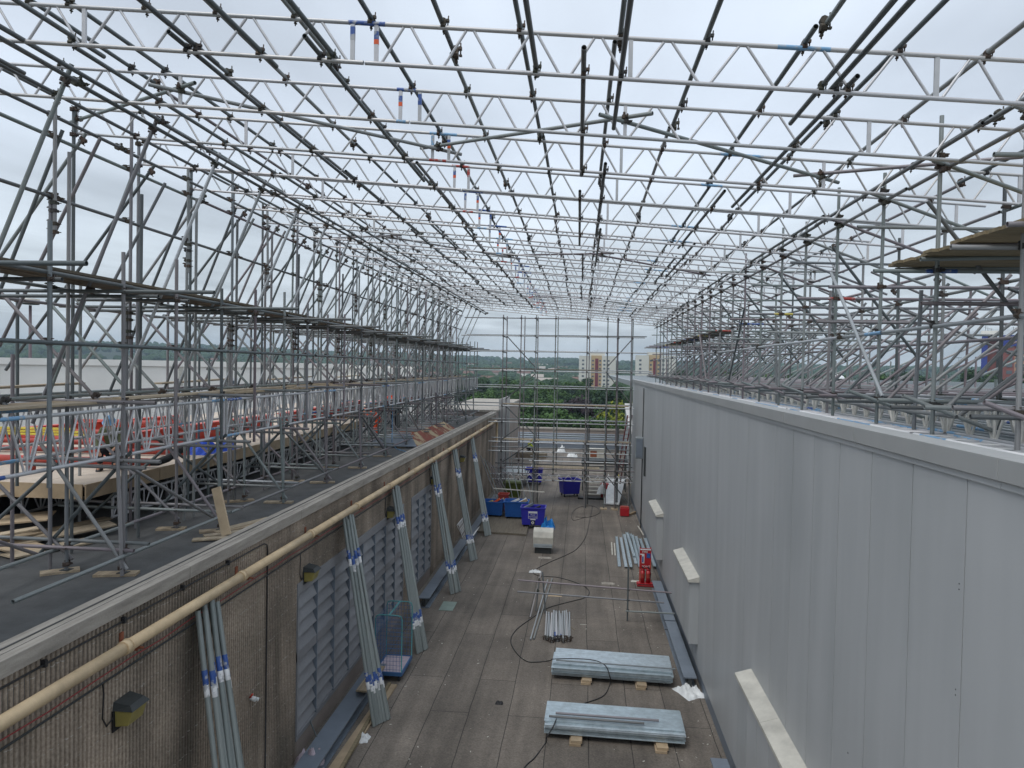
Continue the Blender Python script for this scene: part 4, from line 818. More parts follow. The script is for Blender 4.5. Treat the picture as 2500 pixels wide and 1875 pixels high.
# ================================================================ things on the walkway
def fl(px, py, zz=0.): return P(px, py, z=zz)
G = 'tubes leaning in bundles against the concrete wall'
BN = [(10.85,9.8,'nearest bundle'),(17.6,16.55,'bundle over the long louvre'),(22.2,20.9,'bundle behind the blue cage trolley'),(28.1,26.5,'bundle past the short louvre'),(32.7,31.1,'bundle beside the small white lattice'),(38,35.8,'bundle nearest the bins')]
for bi, (yt, yb, w) in enumerate(BN):
    for q in range(7):
        top = Vector((-5.84+.07*(q % 2), yt-.42+q*.092+R.uniform(-.01,.01), z(-3.82)+R.uniform(-.1,.06))); bot = Vector((-4.72+.04*q+R.uniform(-.03,.03), yb-.2+q*.07, .012))
        o = tube('leaning_tube', bot, top, 'bundle', None, .042); tag(o, f'leaning grey banded tube, {w}, {ORD[q]} tube from its near side', 'scaffold tube', G)
        L = (top-bot).length
        for c in ((.78, 1.0) if bi else (1.0, .9)):
            pass
        e = R.uniform(-.08,.08); lo = .95+e; hi = L-1.12+e
        if True: band(o, bot, top, hi, hi+.22, 'blue', .042); band(o, bot, top, hi-.17, hi, 'whitep', .042)
        if bi: band(o, bot, top, lo, lo+.22, 'blue', .042); band(o, bot, top, lo-.17, lo, 'whitep', .042)
for i in range(5):
    a = Vector((-4.3+.13*i, 40.5+i*.5, .02)); tag(tube('leaning_tube', a, a+Vector((-1.5, .6, 3.4-.2*i)), 'steel'), f'tube leaning on the wall behind the green bin, {ORD[i]} from the wall', 'scaffold tube', 'tubes leaning behind the green bin')
for i in range(4):
    b = MB(); a = Vector((-3.6+.32*i, 41.0+.4*i, .01)); b.beam(a, a+Vector((-.75, .7, 2.7)), .26, .02, (1,0,.3)); tag(b.build('leaning_plank', M['greymetal']), f'grey metal plank leaning beside the green bin, {ORD[i]} from the wall', 'metal plank', 'grey planks by the green bin')
# galvanised sheet stacks on bearers
def stack(x0, x1, y0, y1, z0, n, rot, name, lab, skew):
    t = thing(name, lab, 'sheet stack', ((x0+x1)/2, y0, z0)); cx, cy = (x0+x1)/2, (y0+y1)/2
    for i in range(n):
        a = math.radians(rot+R.uniform(-.5,.5)); dx, dy = R.uniform(-.04,.04), R.uniform(-.02,.05); zz = z0+.022*i; c, s = math.cos(a), math.sin(a)
        if i > n-3: dy += skew
        def q(x, y, h): X, Y = x-cx+dx, y-cy+dy; return (cx+X*c-Y*s, cy+X*s+Y*c, h)
        b = MB(); m = 14; wv = .004
        lo, hi = [], []
        for k in range(m+1):
            yy = y0+(y1-y0)*k/m; h = zz+(wv if k % 2 else 0)+.003
            lo.append((yy, h)); 
        vs = [q(x0, yy, h) for yy, h in lo]+[q(x1, yy, h+R.uniform(0,.006)) for yy, h in lo]
        b.add(vs, [(k, m+1+k, m+2+k, k+1) for k in range(m)])
        b.hexa([q(x0,y0,zz-.012),q(x1,y0,zz-.012),q(x1,y0+.008,zz-.012),q(x0,y0+.008,zz-.012),q(x0,y0,zz+.003),q(x1,y0,zz+.003),q(x1,y0+.008,zz+.003),q(x0,y0+.008,zz+.003)])
        b.hexa([q(x0,y1-.008,zz-.012),q(x1,y1-.008,zz-.012),q(x1,y1,zz-.012),q(x0,y1,zz-.012),q(x0,y1-.008,zz+.003),q(x1,y1-.008,zz+.003),q(x1,y1,zz+.003),q(x0,y1,zz+.003)])
        b.hexa([q(x0,y0,zz-.012),q(x0+.008,y0,zz-.012),q(x0+.008,y1,zz-.012),q(x0,y1,zz-.012),q(x0,y0,zz+.002),q(x0+.008,y0,zz+.002),q(x0+.008,y1,zz+.002),q(x0,y1,zz+.002)])
        b.hexa([q(x1-.008,y0,zz-.012),q(x1,y0,zz-.012),q(x1,y1,zz-.012),q(x1-.008,y1,zz-.012),q(x1-.008,y0,zz+.002),q(x1,y0,zz+.002),q(x1,y1,zz+.002),q(x1-.008,y1,zz+.002)])
        b.build('sheet', M['galv'], t)
    return t
stack(-.62, 2.62, 19.45, 20.55, .14, 12, -2.4, 'sheet_stack', 'stack of long galvanised sheets with the black cable lying over it', .18)
stack(-.68, 2.52, 16.3, 17.3, .15, 11, -1.2, 'sheet_stack', 'stack of long galvanised sheets nearest the viewer, two tubes on top', .12)
for (x, y0, w) in ((.28, 19.3, 'left end of the farther'), (1.75, 19.2, 'right end of the farther'), (.02, 16.1, 'left end of the nearer'), (1.95, 16.05, 'right end of the nearer')):
    t = thing('timber_bearer', f'short yellow timber bearer under the {w} sheet stack', 'timber bearer', (x, y0, 0), 'timber bearers')
    for q in range(2): b = MB(); b.box(x-.13+q*.03, x+.13+q*.03, y0+.03*q, y0+1.25, .002+.06*q, .058+.06*q); b.build('block', M['ply'], t)
tag(tube('stack_tube', (-.45, 16.72, .44), (1.95, 16.68, .44), 'steel'), 'thin tube lying on the nearer sheet stack, the farther of two', 'tube')
tag(tube('stack_tube', (-.6, 16.55, .44), (1.6, 16.5, .44), 'steel2'), 'thin tube lying on the nearer sheet stack, the nearer of two', 'tube')
tag(tube('stack_tube', (-.55, 19.75, .455), (2.7, 19.62, .455), 'steel', None, .022), 'thin tube lying along the farther sheet stack under the cable', 'tube')
# pile of short silver tubes
for i in range(20):
    u = i/19; lay = 1 if i % 4 == 2 else 0
    a = fl(1331+62*u+R.uniform(-2,2), 1562-8*abs(u-.4)+R.uniform(-4,8), .03+.05*lay); c = fl(1334+55*u+R.uniform(-3,3), 1494+R.uniform(-4,8), .03+.05*lay)
    o = tube('short_tube', a, c, 'steel3' if i % 4 else 'alu'); tag(o, f'short silver tube in the loose pile on the walkway floor, {ORD[i]} from the left', 'tube', 'loose pile of short silver tubes')
    coupler(a+(c-a)*.02, o, c-a, (0,0,1), False, 1.2)
    if i in (7, 9, 12): band(o, a, c, .1, .5, 'blue')
for i, (a, c) in enumerate(((fl(1295,1562,.03), fl(1337,1416,.03)), (fl(1303,1560,.03), fl(1348,1413,.03)))):
    tag(tube('long_tube', a, c, 'steel3' if i == 0 else 'steel'), f'long tube lying on the floor across the guard rail, {"left" if i == 0 else "right"} one of the pair', 'tube')
# guard rail frame
t = thing('guard_rail', 'free standing tube guard rail crossing the walkway to the clad wall', 'guard rail', (0, 24.6, 0))
tube('upright', (1.72, 24.45, .01), (1.72, 24.5, 1.85), 'steel2', t); tube('upright', (-1.45, 25, .01), (-1.35, 25.1, 1.15), 'steel', t); tube('upright', (-1.1, 24.8, .01), (-1.25, 25.3, 1.3), 'steel2', t); tube('upright', (-1.6, 24.3, .01), (-1.3, 25.6, 1.25), 'steel', t)
tube('rail', (-2.1, 24.9, 1.1), (3.2, 24.55, 1.02), 'steel', t); tube('rail', (-2.1, 24.8, .72), (2.95, 24.5, .68), 'steel', t); tube('rail', (1.65, 24.4, .36), (3.3, 24.4, .36), 'steel', t)
for (x, zz) in ((1.72, 1.04), (1.72, .69), (1.72, .36), (-1.36, 1.09), (-1.4, .72)): coupler((x, 24.55 if x > 0 else 25, zz), t, (0,0,1), (1,0,0))
# black cable
cp = [(1372,1440),(1358,1380)]
cp = [fl(x, y, .015) for x, y in ((1447,1236),(1440,1268),(1430,1310),(1408,1340),(1380,1356),(1330,1378),(1302,1396),(1318,1406),(1365,1410),(1420,1428),(1439,1445),(1428,1459),(1395,1468),(1338,1484),(1300,1508),(1262,1536),(1247,1562),(1258,1590),(1285,1614),(1315,1616),(1334,1614))]
cp += [fl(1345,1612,.12), fl(1347,1610,.36)]
cp += [fl(x, y, .44) for x, y in ((1352,1609),(1400,1608),(1450,1612),(1478,1625))]+[fl(1489,1652,.3), fl(1490,1668,.02), fl(1474,1698,.015), fl(1430,1716,.015), fl(1390,1728,.02), fl(1365,1745,.3), fl(1350,1775,.41), fl(1335,1800,.3), fl(1333,1812,.02), fl(1305,1850,.015), fl(1282,1872,.015), fl(1240,1940,.015)]
def smooth(p, n=5):
    out = []
    for i in range(len(p)-1):
        a, b_, c, d = p[max(i-1,0)], p[i], p[i+1], p[min(i+2,len(p)-1)]
        for k in range(n): u = k/n; out.append(.5*((2*b_)+(c-a)*u+(2*a-5*b_+4*c-d)*u*u+(3*b_-a-3*c+d)*u**3))
    return out+[p[-1]]
cab('black_cable', smooth(cp), .014, 'cable', 'long black cable snaking down the walkway floor and over the sheet stacks')
cab('thin_cable_coil', smooth([fl(x, y, .02) for x, y in ((1430,1262),(1400,1270),(1397,1252),(1415,1238),(1450,1236),(1465,1250),(1440,1262),(1405,1262))]), .012, 'cable', 'loose coil of thin cable on the floor before the stairs')
# vent cowl on the floor
t = thing('floor_vent', 'white box vent with rounded top and louvred front on the walkway floor', 'vent', (-1.6, 32.6, 0))
p = fl(1325, 1352); cx, cy = p.x, p.y; b = MB(); b.box(cx-.38, cx+.38, cy+.05, cy+.75, 0, .28); b.build('curb', M['darkmetal'], t)
pr = [(cy, .28), (cy-.02, .75), (cy+.12, .98), (cy+.4, 1.08), (cy+.8, 1.05), (cy+.82, .28)]
b = MB(); n = len(pr); b.add([(cx-.46, a, h) for a, h in pr]+[(cx+.46, a, h) for a, h in pr], [(i, n+i, n+(i+1) % n, (i+1) % n)[::-1] for i in range(n)]+[tuple(range(n)), tuple(range(n, 2*n))[::-1]]); b.build('cowl', M['cap'], t, .015)
b = MB()
for q in range(5): b.hexa([(cx-.43,cy-.055,.3+q*.085),(cx+.43,cy-.055,.3+q*.085),(cx+.43,cy-.025,.31+q*.085),(cx-.43,cy-.025,.31+q*.085),(cx-.43,cy-.03,.37+q*.085),(cx+.43,cy-.03,.37+q*.085),(cx+.43,cy-.02,.375+q*.085),(cx-.43,cy-.02,.375+q*.085)]) if q < 2 else None
b.build('front_louvre', M['greymetal'], t)
# wheeled bins
def bin_(px, py, w, dpt, h, m, name, lab, lid=False, fill=None, rot=0, grp='wheeled bins'):
    p = fl(px, py); x, y = p.x, p.y; t = thing(name, lab, 'bin', (x, y, 0), grp); ca, sa = math.cos(rot), math.sin(rot)
    def q(a, c, hh): return (x+a*ca-c*sa, y+a*sa+c*ca, hh)
    w0, d0 = w*.44, dpt*.84; z0 = .2
    o = MB(); W_, D_ = w/2, dpt; tk = .035
    ob = [q(-w0,.08,z0), q(w0,.08,z0), q(w0,.08+d0,z0), q(-w0,.08+d0,z0)]; ot = [q(-W_,0,h), q(W_,0,h), q(W_,D_,h), q(-W_,D_,h)]
    it = [q(-W_+tk,tk,h), q(W_-tk,tk,h), q(W_-tk,D_-tk,h), q(-W_+tk,D_-tk,h)]; ib = [q(-w0+tk,.12,z0+.06), q(w0-tk,.12,z0+.06), q(w0-tk,.04+d0,z0+.06), q(-w0+tk,.04+d0,z0+.06)]
    o.add(ob+ot+it+ib, [(3,2,1,0)]+[(i,(i+1)%4,4+(i+1)%4,4+i) for i in range(4)]+[(4+i,4+(i+1)%4,8+(i+1)%4,8+i) for i in range(4)]+[(8+i,8+(i+1)%4,12+(i+1)%4,12+i) for i in range(4)]+[(12,13,14,15)])
    o.build('body', M[m], t, .012)
    r = MB()
    for (a, c, e, f_) in ((-W_-.03,-.03,W_+.03,.02),(-W_-.03,D_-.02,W_+.03,D_+.03),(-W_-.03,.02,-W_+.02,D_-.02),(W_-.02,.02,W_+.03,D_-.02)):
        r.hexa([q(a,c,h-.04),q(e,c,h-.04),q(e,f_,h-.04),q(a,f_,h-.04),q(a,c,h+.03),q(e,c,h+.03),q(e,f_,h+.03),q(a,f_,h+.03)])
    for s in (-.55, 0, .55): r.hexa([q(s*W_-.012,-.01,.35),q(s*W_+.012,-.01,.35),q(s*W_+.012,.03,.35),q(s*W_-.012,.03,.35),q(s*W_-.012,-.02,h-.05),q(s*W_+.012,-.02,h-.05),q(s*W_+.012,.01,h-.05),q(s*W_-.012,.01,h-.05)]) if not lid and m == 'x' else None
    r.build('rim', M[m], t, .008)
    for a in (-w0+.1, w0-.1):
        for c in (.2, d0-.05):
            wv = MB(); A, B = Vector(q(a-.025, c, .09)), Vector(q(a+.025, c, .09)); wv.tube(A, B, .09, 14)
            ww = wv.build('wheel', M['black'], t)
            fk = MB(); c0 = Vector(q(a, c, .15)); fk.box(c0.x-.035, c0.x+.035, c0.y-.04, c0.y+.04, .17, z0+.01); fk.build('castor_fork', M['darkmetal'], t)
    if lid:
        l = MB(); l.hexa([q(-W_-.02,-.04,h+.034),q(W_+.02,-.04,h+.034),q(W_+.02,D_+.02,h+.034),q(-W_-.02,D_+.02,h+.034),q(-W_+.05,.1,h+.14),q(W_-.05,.1,h+.14),q(W_-.05,D_-.1,h+.14),q(-W_+.05,D_-.1,h+.14)]); l.build('lid', M[m], t, .02)
    if fill:
        for i, mm in enumerate(fill):
            a = R.uniform(-.6,.6)*W_; c = R.uniform(.2,.7)*D_; l = MB(); l.beam(q(a-.25, c, h-.15), q(a+.25, c+R.uniform(-.2,.2), h+.06+.03*i), .16, .08+.03*(i % 3)); l.build('rubbish', M[mm], t)
    return t, q
t, q = bin_(1300, 1292, 1.3, .95, 1.12, 'binblue', 'wheeled_bin', 'dark blue wheeled bin with white labels on its front, beside the blue bag', fill=['black','duct'])
def plate(q, a0, a1, h0, h1, y=-.006, hh=1.12):
    def f(a, h): c = .08*(1-(h-.2)/(hh-.2)); return q(a, c+y, h)
    def g_(a, h): c = .08*(1-(h-.2)/(hh-.2)); return q(a, c+y+.004, h)
    return [f(a0,h0), f(a1,h0), g_(a1,h0), g_(a0,h0), f(a0,h1), f(a1,h1), g_(a1,h1), g_(a0,h1)]
b = MB(); b.hexa(plate(q,-.24,.24,.84,.95)); b.hexa(plate(q,-.24,-.225,.56,.84)); b.hexa(plate(q,.225,.24,.56,.84)); b.hexa(plate(q,-.24,.24,.55,.565)); b.hexa(plate(q,-.13,.15,.48,.54)); b.build('label_plate', M['whitep'], t)
b = MB(); b.hexa(plate(q,-.11,.12,.22,.46)); b.build('dark_label', M['navy'], t)
b = MB(); c0 = Vector(q(0.005, .055, .34)); n = 16
b.add([c0+Vector((math.cos(2*math.pi*i/n)*.075, -.03, math.sin(2*math.pi*i/n)*.075)) for i in range(n)]+[c0+Vector((math.cos(2*math.pi*i/n)*.035, -.03, math.sin(2*math.pi*i/n)*.035)) for i in range(n)], [(i,(i+1)%n,n+(i+1)%n,n+i) for i in range(n)]); b.build('ring_emblem', M['whitep'], t)
def text(s, loc, size, m, parent, rot=(math.radians(90),0,0), ext=.002):
    cu = bpy.data.curves.new('lettering', 'FONT'); cu.body = s; cu.size = size; cu.align_x = 'CENTER'; cu.extrude = ext; cu.materials.append(M[m])
    o0 = bpy.data.objects.new('lettering_tmp', cu); me = bpy.data.meshes.new_from_object(o0); bpy.data.objects.remove(o0); me.materials.clear(); me.materials.append(M[m]); o = bpy.data.objects.new('lettering', me); o.location = loc; o.rotation_euler = rot; attach(o, parent); col.objects.link(o); return o
for s, h, sz in (('Mixed', .73, .1), ('RECYCLING', .62, .09)): pq = q(.0, .08*(1-(h-.2)/.92)-.01, h); text(s, pq, sz, 'whitep', t)
bin_(1259, 1272, 1.35, 1.0, 1.05, 'binblue2', 'wheeled_bin', 'mid blue wheeled bin heaped with white rubbish, behind the dark blue one', fill=['whitep','bag','ply','bag'])
bin_(1203, 1267, 1.15, .9, .95, 'binblue2', 'wheeled_bin', 'mid blue wheeled bin full of mixed rubbish against the concrete wall', fill=['yellowp','bag','blue','ply','orange'])
bin_(1228, 1258, .6, .6, 1.2, 'binred', 'wheeled_bin', 'narrow red wheeled bin between the two mid blue bins')
bin_(1396, 1214, 1.25, 1.0, 1.15, 'binblue', 'wheeled_bin', 'dark blue wheeled bin standing alone left of the stairs', rot=.35)
bin_(1303, 1184, 1.25, 1.0, 1.15, 'binblue', 'wheeled_bin', 'dark blue wheeled bin beyond the cross scaffold, in line with its left posts', fill=['black'])
bin_(1249, 1222, 1.15, .9, 1.1, 'bingreen', 'wheeled_bin', 'olive green wheeled bin by the wall behind the blue bins', lid=True)
b = MB(); pa = fl(1285, 1309); pb = fl(1204, 1300); b.hexa([(-5.6,pb.y-.2,.0),(pa.x,pa.y,.0),(pa.x-.1,pa.y+4.5,.0),(-5.6,pa.y+4.5,.0),(-5.6,pb.y-.2,.1),(pa.x,pa.y,.1),(pa.x-.1,pa.y+4.5,.1),(-5.6,pa.y+4.5,.1)])
tag(b.build('floor_board', M['board_dark']), 'low grey boarded platform on the floor under the mid blue bins', 'platform')
b = MB(); b.beam((-5.0,41,1.55),(-2.0,40.6,1.5), .1, .05); tag(b.build('white_batten', M['cap']), 'long white batten lying across the tops of the bins', 'batten')
tag(crumple(*fl(1337,1290).xy, 0, .75, .7, .7, 5).build('blue_bag', M['bluebag']), 'bright blue plastic bag on the floor beside the labelled bin', 'bag')
tag(crumple(*fl(1684,1692).xy, 0, .6, .75, .22, 11, rot=.5).build('white_sheet', M['bag']), 'crumpled white sheet on the floor at the near end of the long beam', 'sheet')
pw = fl(757, 1872); tag(crumple(pw.x, pw.y, .0, .62, .5, .38, 21, rot=.3).build('pink_white_bag', M['pinkbrick']), 'pink and white plastic sack at the foot of the louvres, nearest the viewer', 'sack')
tag(crumple(*fl(885,1806).xy, 0, .3, .3, .14, 14).build('clear_plastic_bag', M['bag']), 'small clear plastic bag on the floor below the leaning tubes', 'bag')
for i, (px, py, w, l, h, lab) in enumerate(((1307,1397,.5,.25,.12,'scrap of pale cloth beside the cable bend in mid walkway'),(1330,1362,.6,.3,.06,'flat pale stone like scrap just in front of the white floor vent'),(1356,1453,.55,.35,.04,'round tan cardboard scrap left of the guard rail middle'),(1485,1425,.5,.25,.07,'flat grey scrap on the floor behind the guard rail'),(1553,1420,.4,.18,.07,'pale scrap on the floor left of the red fire point'),(1219,1718,.2,.14,.09,'small dark crumpled scrap in the open floor near the viewer'),(1370,1105,1.0,.8,.7,'white sack standing beyond the cross scaffold, left of the flat one'),(1397,1115,1.0,.8,.5,'flat white sack beyond the cross scaffold, the middle one'),(1438,1108,.8,.6,.35,'small white sack on the roof beyond the stairs'))):
    p = fl(px, py); tag(crumple(p.x, p.y, 0, w, l, h, 30+i, n=10).build('scrap' if i < 6 else 'white_sack', M[['bag','coping_l','ply','coping_l','cap','black','bag','bag','bag'][i]]), lab, 'scrap' if i < 6 else 'sack')
rr = random.Random(3); b = MB(); 
for i in range(420):
    x = rr.uniform(-5.2, 3.2); y = rr.uniform(11, 60)**1; s = rr.uniform(.006, .028)
    if rr.random() < .35: x = rr.uniform(2.2, 3.3)
    b.beam((x,y,.006), (x+rr.uniform(-2.5,2.5)*s, y+rr.uniform(-2.5,2.5)*s, .008), s, .006)
tag(b.build('floor_litter', M['cap']), 'tiny pale scraps and chips scattered over the walkway floor', 'litter', kind='stuff')
for i, (a, c, w) in enumerate(((fl(1416,1525), fl(1432,1526), 'short white strip lying on the open floor right of the tube pile'), (fl(1392,1530), fl(1404,1539), 'thin brown stick beside the pile of short tubes'))):
    b = MB(); b.beam(a+Vector((0,0,.01)), c+Vector((0,0,.01)), .03, .012); tag(b.build('stick', M['cap' if i == 0 else 'board_dark']), w, 'stick')
# planks at the foot of the louvres
b = MB(); b.beam(fl(812,1885,.03), fl(958,1672,.03), .26, .05); tag(b.build('long_plank', M['ply']), 'long pale timber plank on the floor beside the dark beam below the louvres', 'timber board')
b = MB(); b.beam(fl(845,1880,.09)+Vector((-.12,0,0)), fl(962,1668,.09)+Vector((-.12,0,0)), .08, .05); tag(b.build('narrow_batten', M['board_x']), 'narrow yellowish batten lying on the long pale plank', 'batten')
for i in range(4):
    b = MB(); p = fl(880+i*2, 1688, .31+.045*i); b.beam(p, p+Vector((.02,1.5,0)), .24, .04); tag(b.build('stacked_board', M['board']), f'reddish board in the short stack on the dark beam, {ORD[i]} from the bottom', 'timber board', 'short stack of boards by the louvres')
tag(tube('thin_bar', fl(790,1840,.1), fl(750,1730,.6)+Vector((-.1,0,.1)), 'steel2', None, .014), 'thin rusty bar leaning on the louvre behind the pink and white sack', 'bar')
p0 = fl(1092, 1483); b = MB(); b.box(p0.x-.25, p0.x+.25, p0.y-.35, p0.y+.6, .002, .014); tag(b.build('green_panel', mat('pale_green_panel', (.2,.26,.23), .5, nvar=.15)), 'square pale green panel lying flat on the floor', 'panel')
# blue cage trolley
t = thing('cage_trolley', 'blue and turquoise wire cage trolley standing beside the louvres', 'trolley', (-4.6, 19.6, 0))
M['turq'] = mat('turquoise_paint', (.07,.26,.28), .45, nvar=.25, nscale=7.); M['trol'] = mat('trolley_blue', (.05,.14,.32), .45, nvar=.2)
q1, q3 = P(981,1652,z=.17), P(1005,1609,z=.17)
tx0, tx1, ty0, ty1 = q1.x-.78, q1.x, q1.y, q1.y+1.2; hb, ht = .22, 1.82
b = MB(); b.box(tx0+.03, tx1-.03, ty0+.03, ty1-.03, hb, hb+.03); b.build('base_tray', M['pinkbrick'], t)
b = MB(); b.box(tx0,tx1,ty0,ty0+.04,hb-.05,hb+.05); b.box(tx0,tx1,ty1-.04,ty1,hb-.05,hb+.05); b.box(tx0,tx0+.04,ty0+.04,ty1-.04,hb-.05,hb+.05); b.box(tx1-.04,tx1,ty0+.04,ty1-.04,hb-.05,hb+.05); b.build('base_frame', M['trol'], t)
for yy in (ty0+.02, ty1-.02):
    b = MB(); b.path([(tx0+.02,yy,hb),(tx0+.02,yy,ht-.12),(tx0+.05,yy,ht-.03),(tx0+.14,yy,ht),(tx1-.14,yy,ht),(tx1-.05,yy,ht-.03),(tx1-.02,yy,ht-.12),(tx1-.02,yy,hb)], .017, 8); b.tube((tx0,yy,hb+.42),(tx1,yy,hb+.42),.01,6) if False else None; b.build('end_frame', M['turq'], t)
b = MB()
for yy in (ty0+.02, ty1-.02):
    for i in range(1, 9): b.tube((tx0+i*.088, yy, hb+.05), (tx0+i*.088, yy, ht-.02), .0045, 4, caps=False)
    for i in range(1, 14): b.tube((tx0+.02, yy, hb+i*.115), (tx1-.02, yy, hb+i*.115), .0045, 4, caps=False)
b.build('end_mesh', M['trol'], t)
b = MB()
for i in range(0, 13): b.tube((tx0+.02, ty0+i*.103, hb+.05), (tx0+.02, ty0+i*.103, ht-.1), .0045, 4, caps=False)
for i in range(1, 13): b.tube((tx0+.02, ty0, hb+i*.115), (tx0+.02, ty1, hb+i*.115), .0045, 4, caps=False)
b.build('side_mesh', M['trol'], t)
b = MB(); b.beam((tx0+.4,ty0,ht), (tx0+.4,ty1,ht), .04, .02); b.build('top_strut', M['turq'], t)
for a in (tx0+.1, tx1-.1):
    for c in (ty0+.12, ty1-.12): b = MB(); b.tube((a-.02,c,.065),(a+.02,c,.065),.065,12); b.box(a-.03,a+.03,c-.03,c+.03,.1,hb-.05); b.build('castor', M['black'], t)
# fire point
t = thing('fire_point', 'red fire point stand with signs and two extinguishers beside the clad wall', 'fire point', (2.75, 28.6, 0))
fx, fy = 2.68, 28.7
for a in (-.21, .21): tube('frame_post', (fx+a, fy, .02), (fx+a, fy+.1, 1.5), 'redp', t, .018)
b = MB(); b.beam((fx-.3,fy-.3,.03),(fx-.3,fy+.25,.03),.04,.04); b.beam((fx+.3,fy-.3,.03),(fx+.3,fy+.25,.03),.04,.04); b.beam((fx-.32,fy-.28,.05),(fx+.32,fy-.28,.05),.04,.04); b.box(fx-.32,fx+.32,fy-.25,fy+.05,.1,.13); b.build('base_frame', M['extred'], t)
b = MB(); b.box(fx-.23, fx+.23, fy+.05, fy+.07, .62, 1.46); b.build('back_board', M['extred'], t)
b = MB(); b.box(fx-.21,fx+.21,fy+.04,fy+.049,1.39,1.44); b.box(fx-.21,fx-.04,fy+.04,fy+.049,1.2,1.24); b.box(fx-.14,fx-.04,fy+.04,fy+.049,.86,1.2); b.build('white_sign', M['whitep'], t)
b = MB(); b.box(fx+.05,fx+.2,fy+.038,fy+.049,1.08,1.26); b.box(fx-.13,fx-.07,fy+.03,fy+.039,.9,1.14); b.build('blue_sign', M['blue'], t)
text('FIRE', (fx-.02, fy+.036, 1.28), .12, 'whitep', t); text('POINT', (fx+.03, fy+.036, .7), .11, 'whitep', t)
for a in (-.11, .11):
    b = MB(); b.tube((fx+a,fy-.1,.14),(fx+a,fy-.1,.62),.085,16); b.tube((fx+a,fy-.1,.62),(fx+a,fy-.1,.7),.085,16,.03); e = b.build('extinguisher', M['extred'], t)
    b = MB(); b.box(fx+a-.02,fx+a+.02,fy-.15,fy-.03,.7,.75); b.path([(fx+a,fy-.1,.72),(fx+a+.07,fy-.14,.7),(fx+a+.1,fy-.16,.5),(fx+a+.09,fy-.16,.3)],.012,6); b.build('valve_and_hose', M['black'], e)
    b = MB(); b.tube((fx+a,fy-.1,.33),(fx+a,fy-.1,.5),.0865,16,caps=False); b.build('label', M['binred'], e)
# loose galvanised channels by the wall
for i, (x0, y0, x1, y1) in enumerate(((1512,1383,1505,1310),(1528,1384,1515,1312),(1540,1384,1524,1304),(1552,1376,1532,1302),(1562,1384,1543,1306),(1570,1380,1552,1309),(1560,1350,1538,1303),(1580,1370,1562,1315),(1598,1383,1574,1314),(1533,1340,1522,1306),(1548,1358,1530,1300))):
    a, c = fl(x0, y0, .03+.05*(i % 3)), fl(x1, y1, .03+.05*(i % 3)); t = MB(); d = (c-a).normalized(); s = Vector((-d.y, d.x, 0)); w = .13
    t.beam(a, c, w, .006); t.beam(a+s*w/2+Vector((0,0,.03)), c+s*w/2+Vector((0,0,.03)), .005, .06); t.beam(a-s*w/2+Vector((0,0,.03)), c-s*w/2+Vector((0,0,.03)), .005, .06)
    tag(t.build('metal_channel', M['galv']), f'loose galvanised channel in the heap behind the fire point, {ORD[i]} piece counted', 'metal channel', 'heap of galvanised channels')
for i, (a, c) in enumerate((((1495,1355),(1493,1324)), ((1502,1357),(1500,1326)), ((1571,1306),(1557,1284)), ((1576,1305),(1563,1281)))):
    b = MB(); b.beam(fl(*a,.02), fl(*c,.02), .06, .03); tag(b.build('white_strip', M['cap']), f'narrow white strip on the floor {"left of the channel heap" if i < 2 else "against the clad wall behind the channel heap"}, {"left" if i % 2 == 0 else "right"} one', 'strip')
# stairs and landing beyond the cross scaffold
t = thing('steel_stairs', 'dark steel stairs with pale treads rising to a landing beyond the cross scaffold', 'stairs', (1, 48, 0))
for i in range(9): b = MB(); y = 47.6+i*.3; b.box(.35, 1.75, y, y+.24, .2+i*.2, .25+i*.2); b.build('tread', M['cap'], t)
for x in (.3, 1.8): b = MB(); b.beam((x,47.5,.1),(x,50.3,2.0),.05,.25); b.build('stringer', M['darkmetal'], t)
b = MB(); b.box(.1, 3.35, 50.3, 51.6, 1.9, 2.15); b.build('landing', M['darkmetal'], t)
for x in (.2, 1.8, 3.2): 
    for y in (50.4, 51.5): tube('leg', (x,y,0), (x,y,1.9), 'steel2', t, .04); tube('handrail_post', (x,y,2.15), (x,y,3.3), 'steel2', t, .025)
for zz in (2.7, 3.25): tube('handrail', (.2,51.5,zz), (3.2,51.5,zz), 'steel2', t, .022); tube('handrail', (.2,50.4,zz), (.2,51.5,zz), 'steel2', t, .022)
b = MB(); b.box(-.1, 2.0, 47, 47.5, 0, .1); b.build('foot_plate', M['black'], t)
# white chute, rubbish, red drum and red box
t = thing('rubble_chute', 'big white rigid sheet sloping down beside the stairs', 'chute', (2.2, 44, 0))
b = MB(); b.hexa([(1.5,45.3,.05),(2.5,45.1,.05),(3.0,47.7,1.3),(2.0,48.0,1.15),(1.5,45.3,.12),(2.5,45.1,.12),(3.0,47.7,1.37),(2.0,48.0,1.22)]); b.build('panel', M['bag'], t)
for i, (x, y, h, m, lab) in enumerate(((1.55,47.2,.9,'bag','white sack leaning left of the chute top'),(2.1,49,1.1,'bag','white sack lying on the chute top'),(2.6,48.9,1.2,'yellowp','yellow brown sack lying at the right of the chute top'))):
    tag(crumple(x, y, .9 if i else .4, .8, .6, .6, 60+i, n=10).build('rubbish_sack', M[m]), lab, 'sack')
b = MB(); b.tube((1.7,47.6,0),(1.7,47.6,.95),.3,18); b.tube((1.7,47.6,.95),(1.7,47.6,1.0),.32,18); tag(b.build('red_drum', M['extred']), 'red drum standing between the stairs and the white chute', 'drum')
t = thing('red_box', 'small red site box with pale top on the floor by the clad wall', 'box', tuple(fl(1525,1262)))
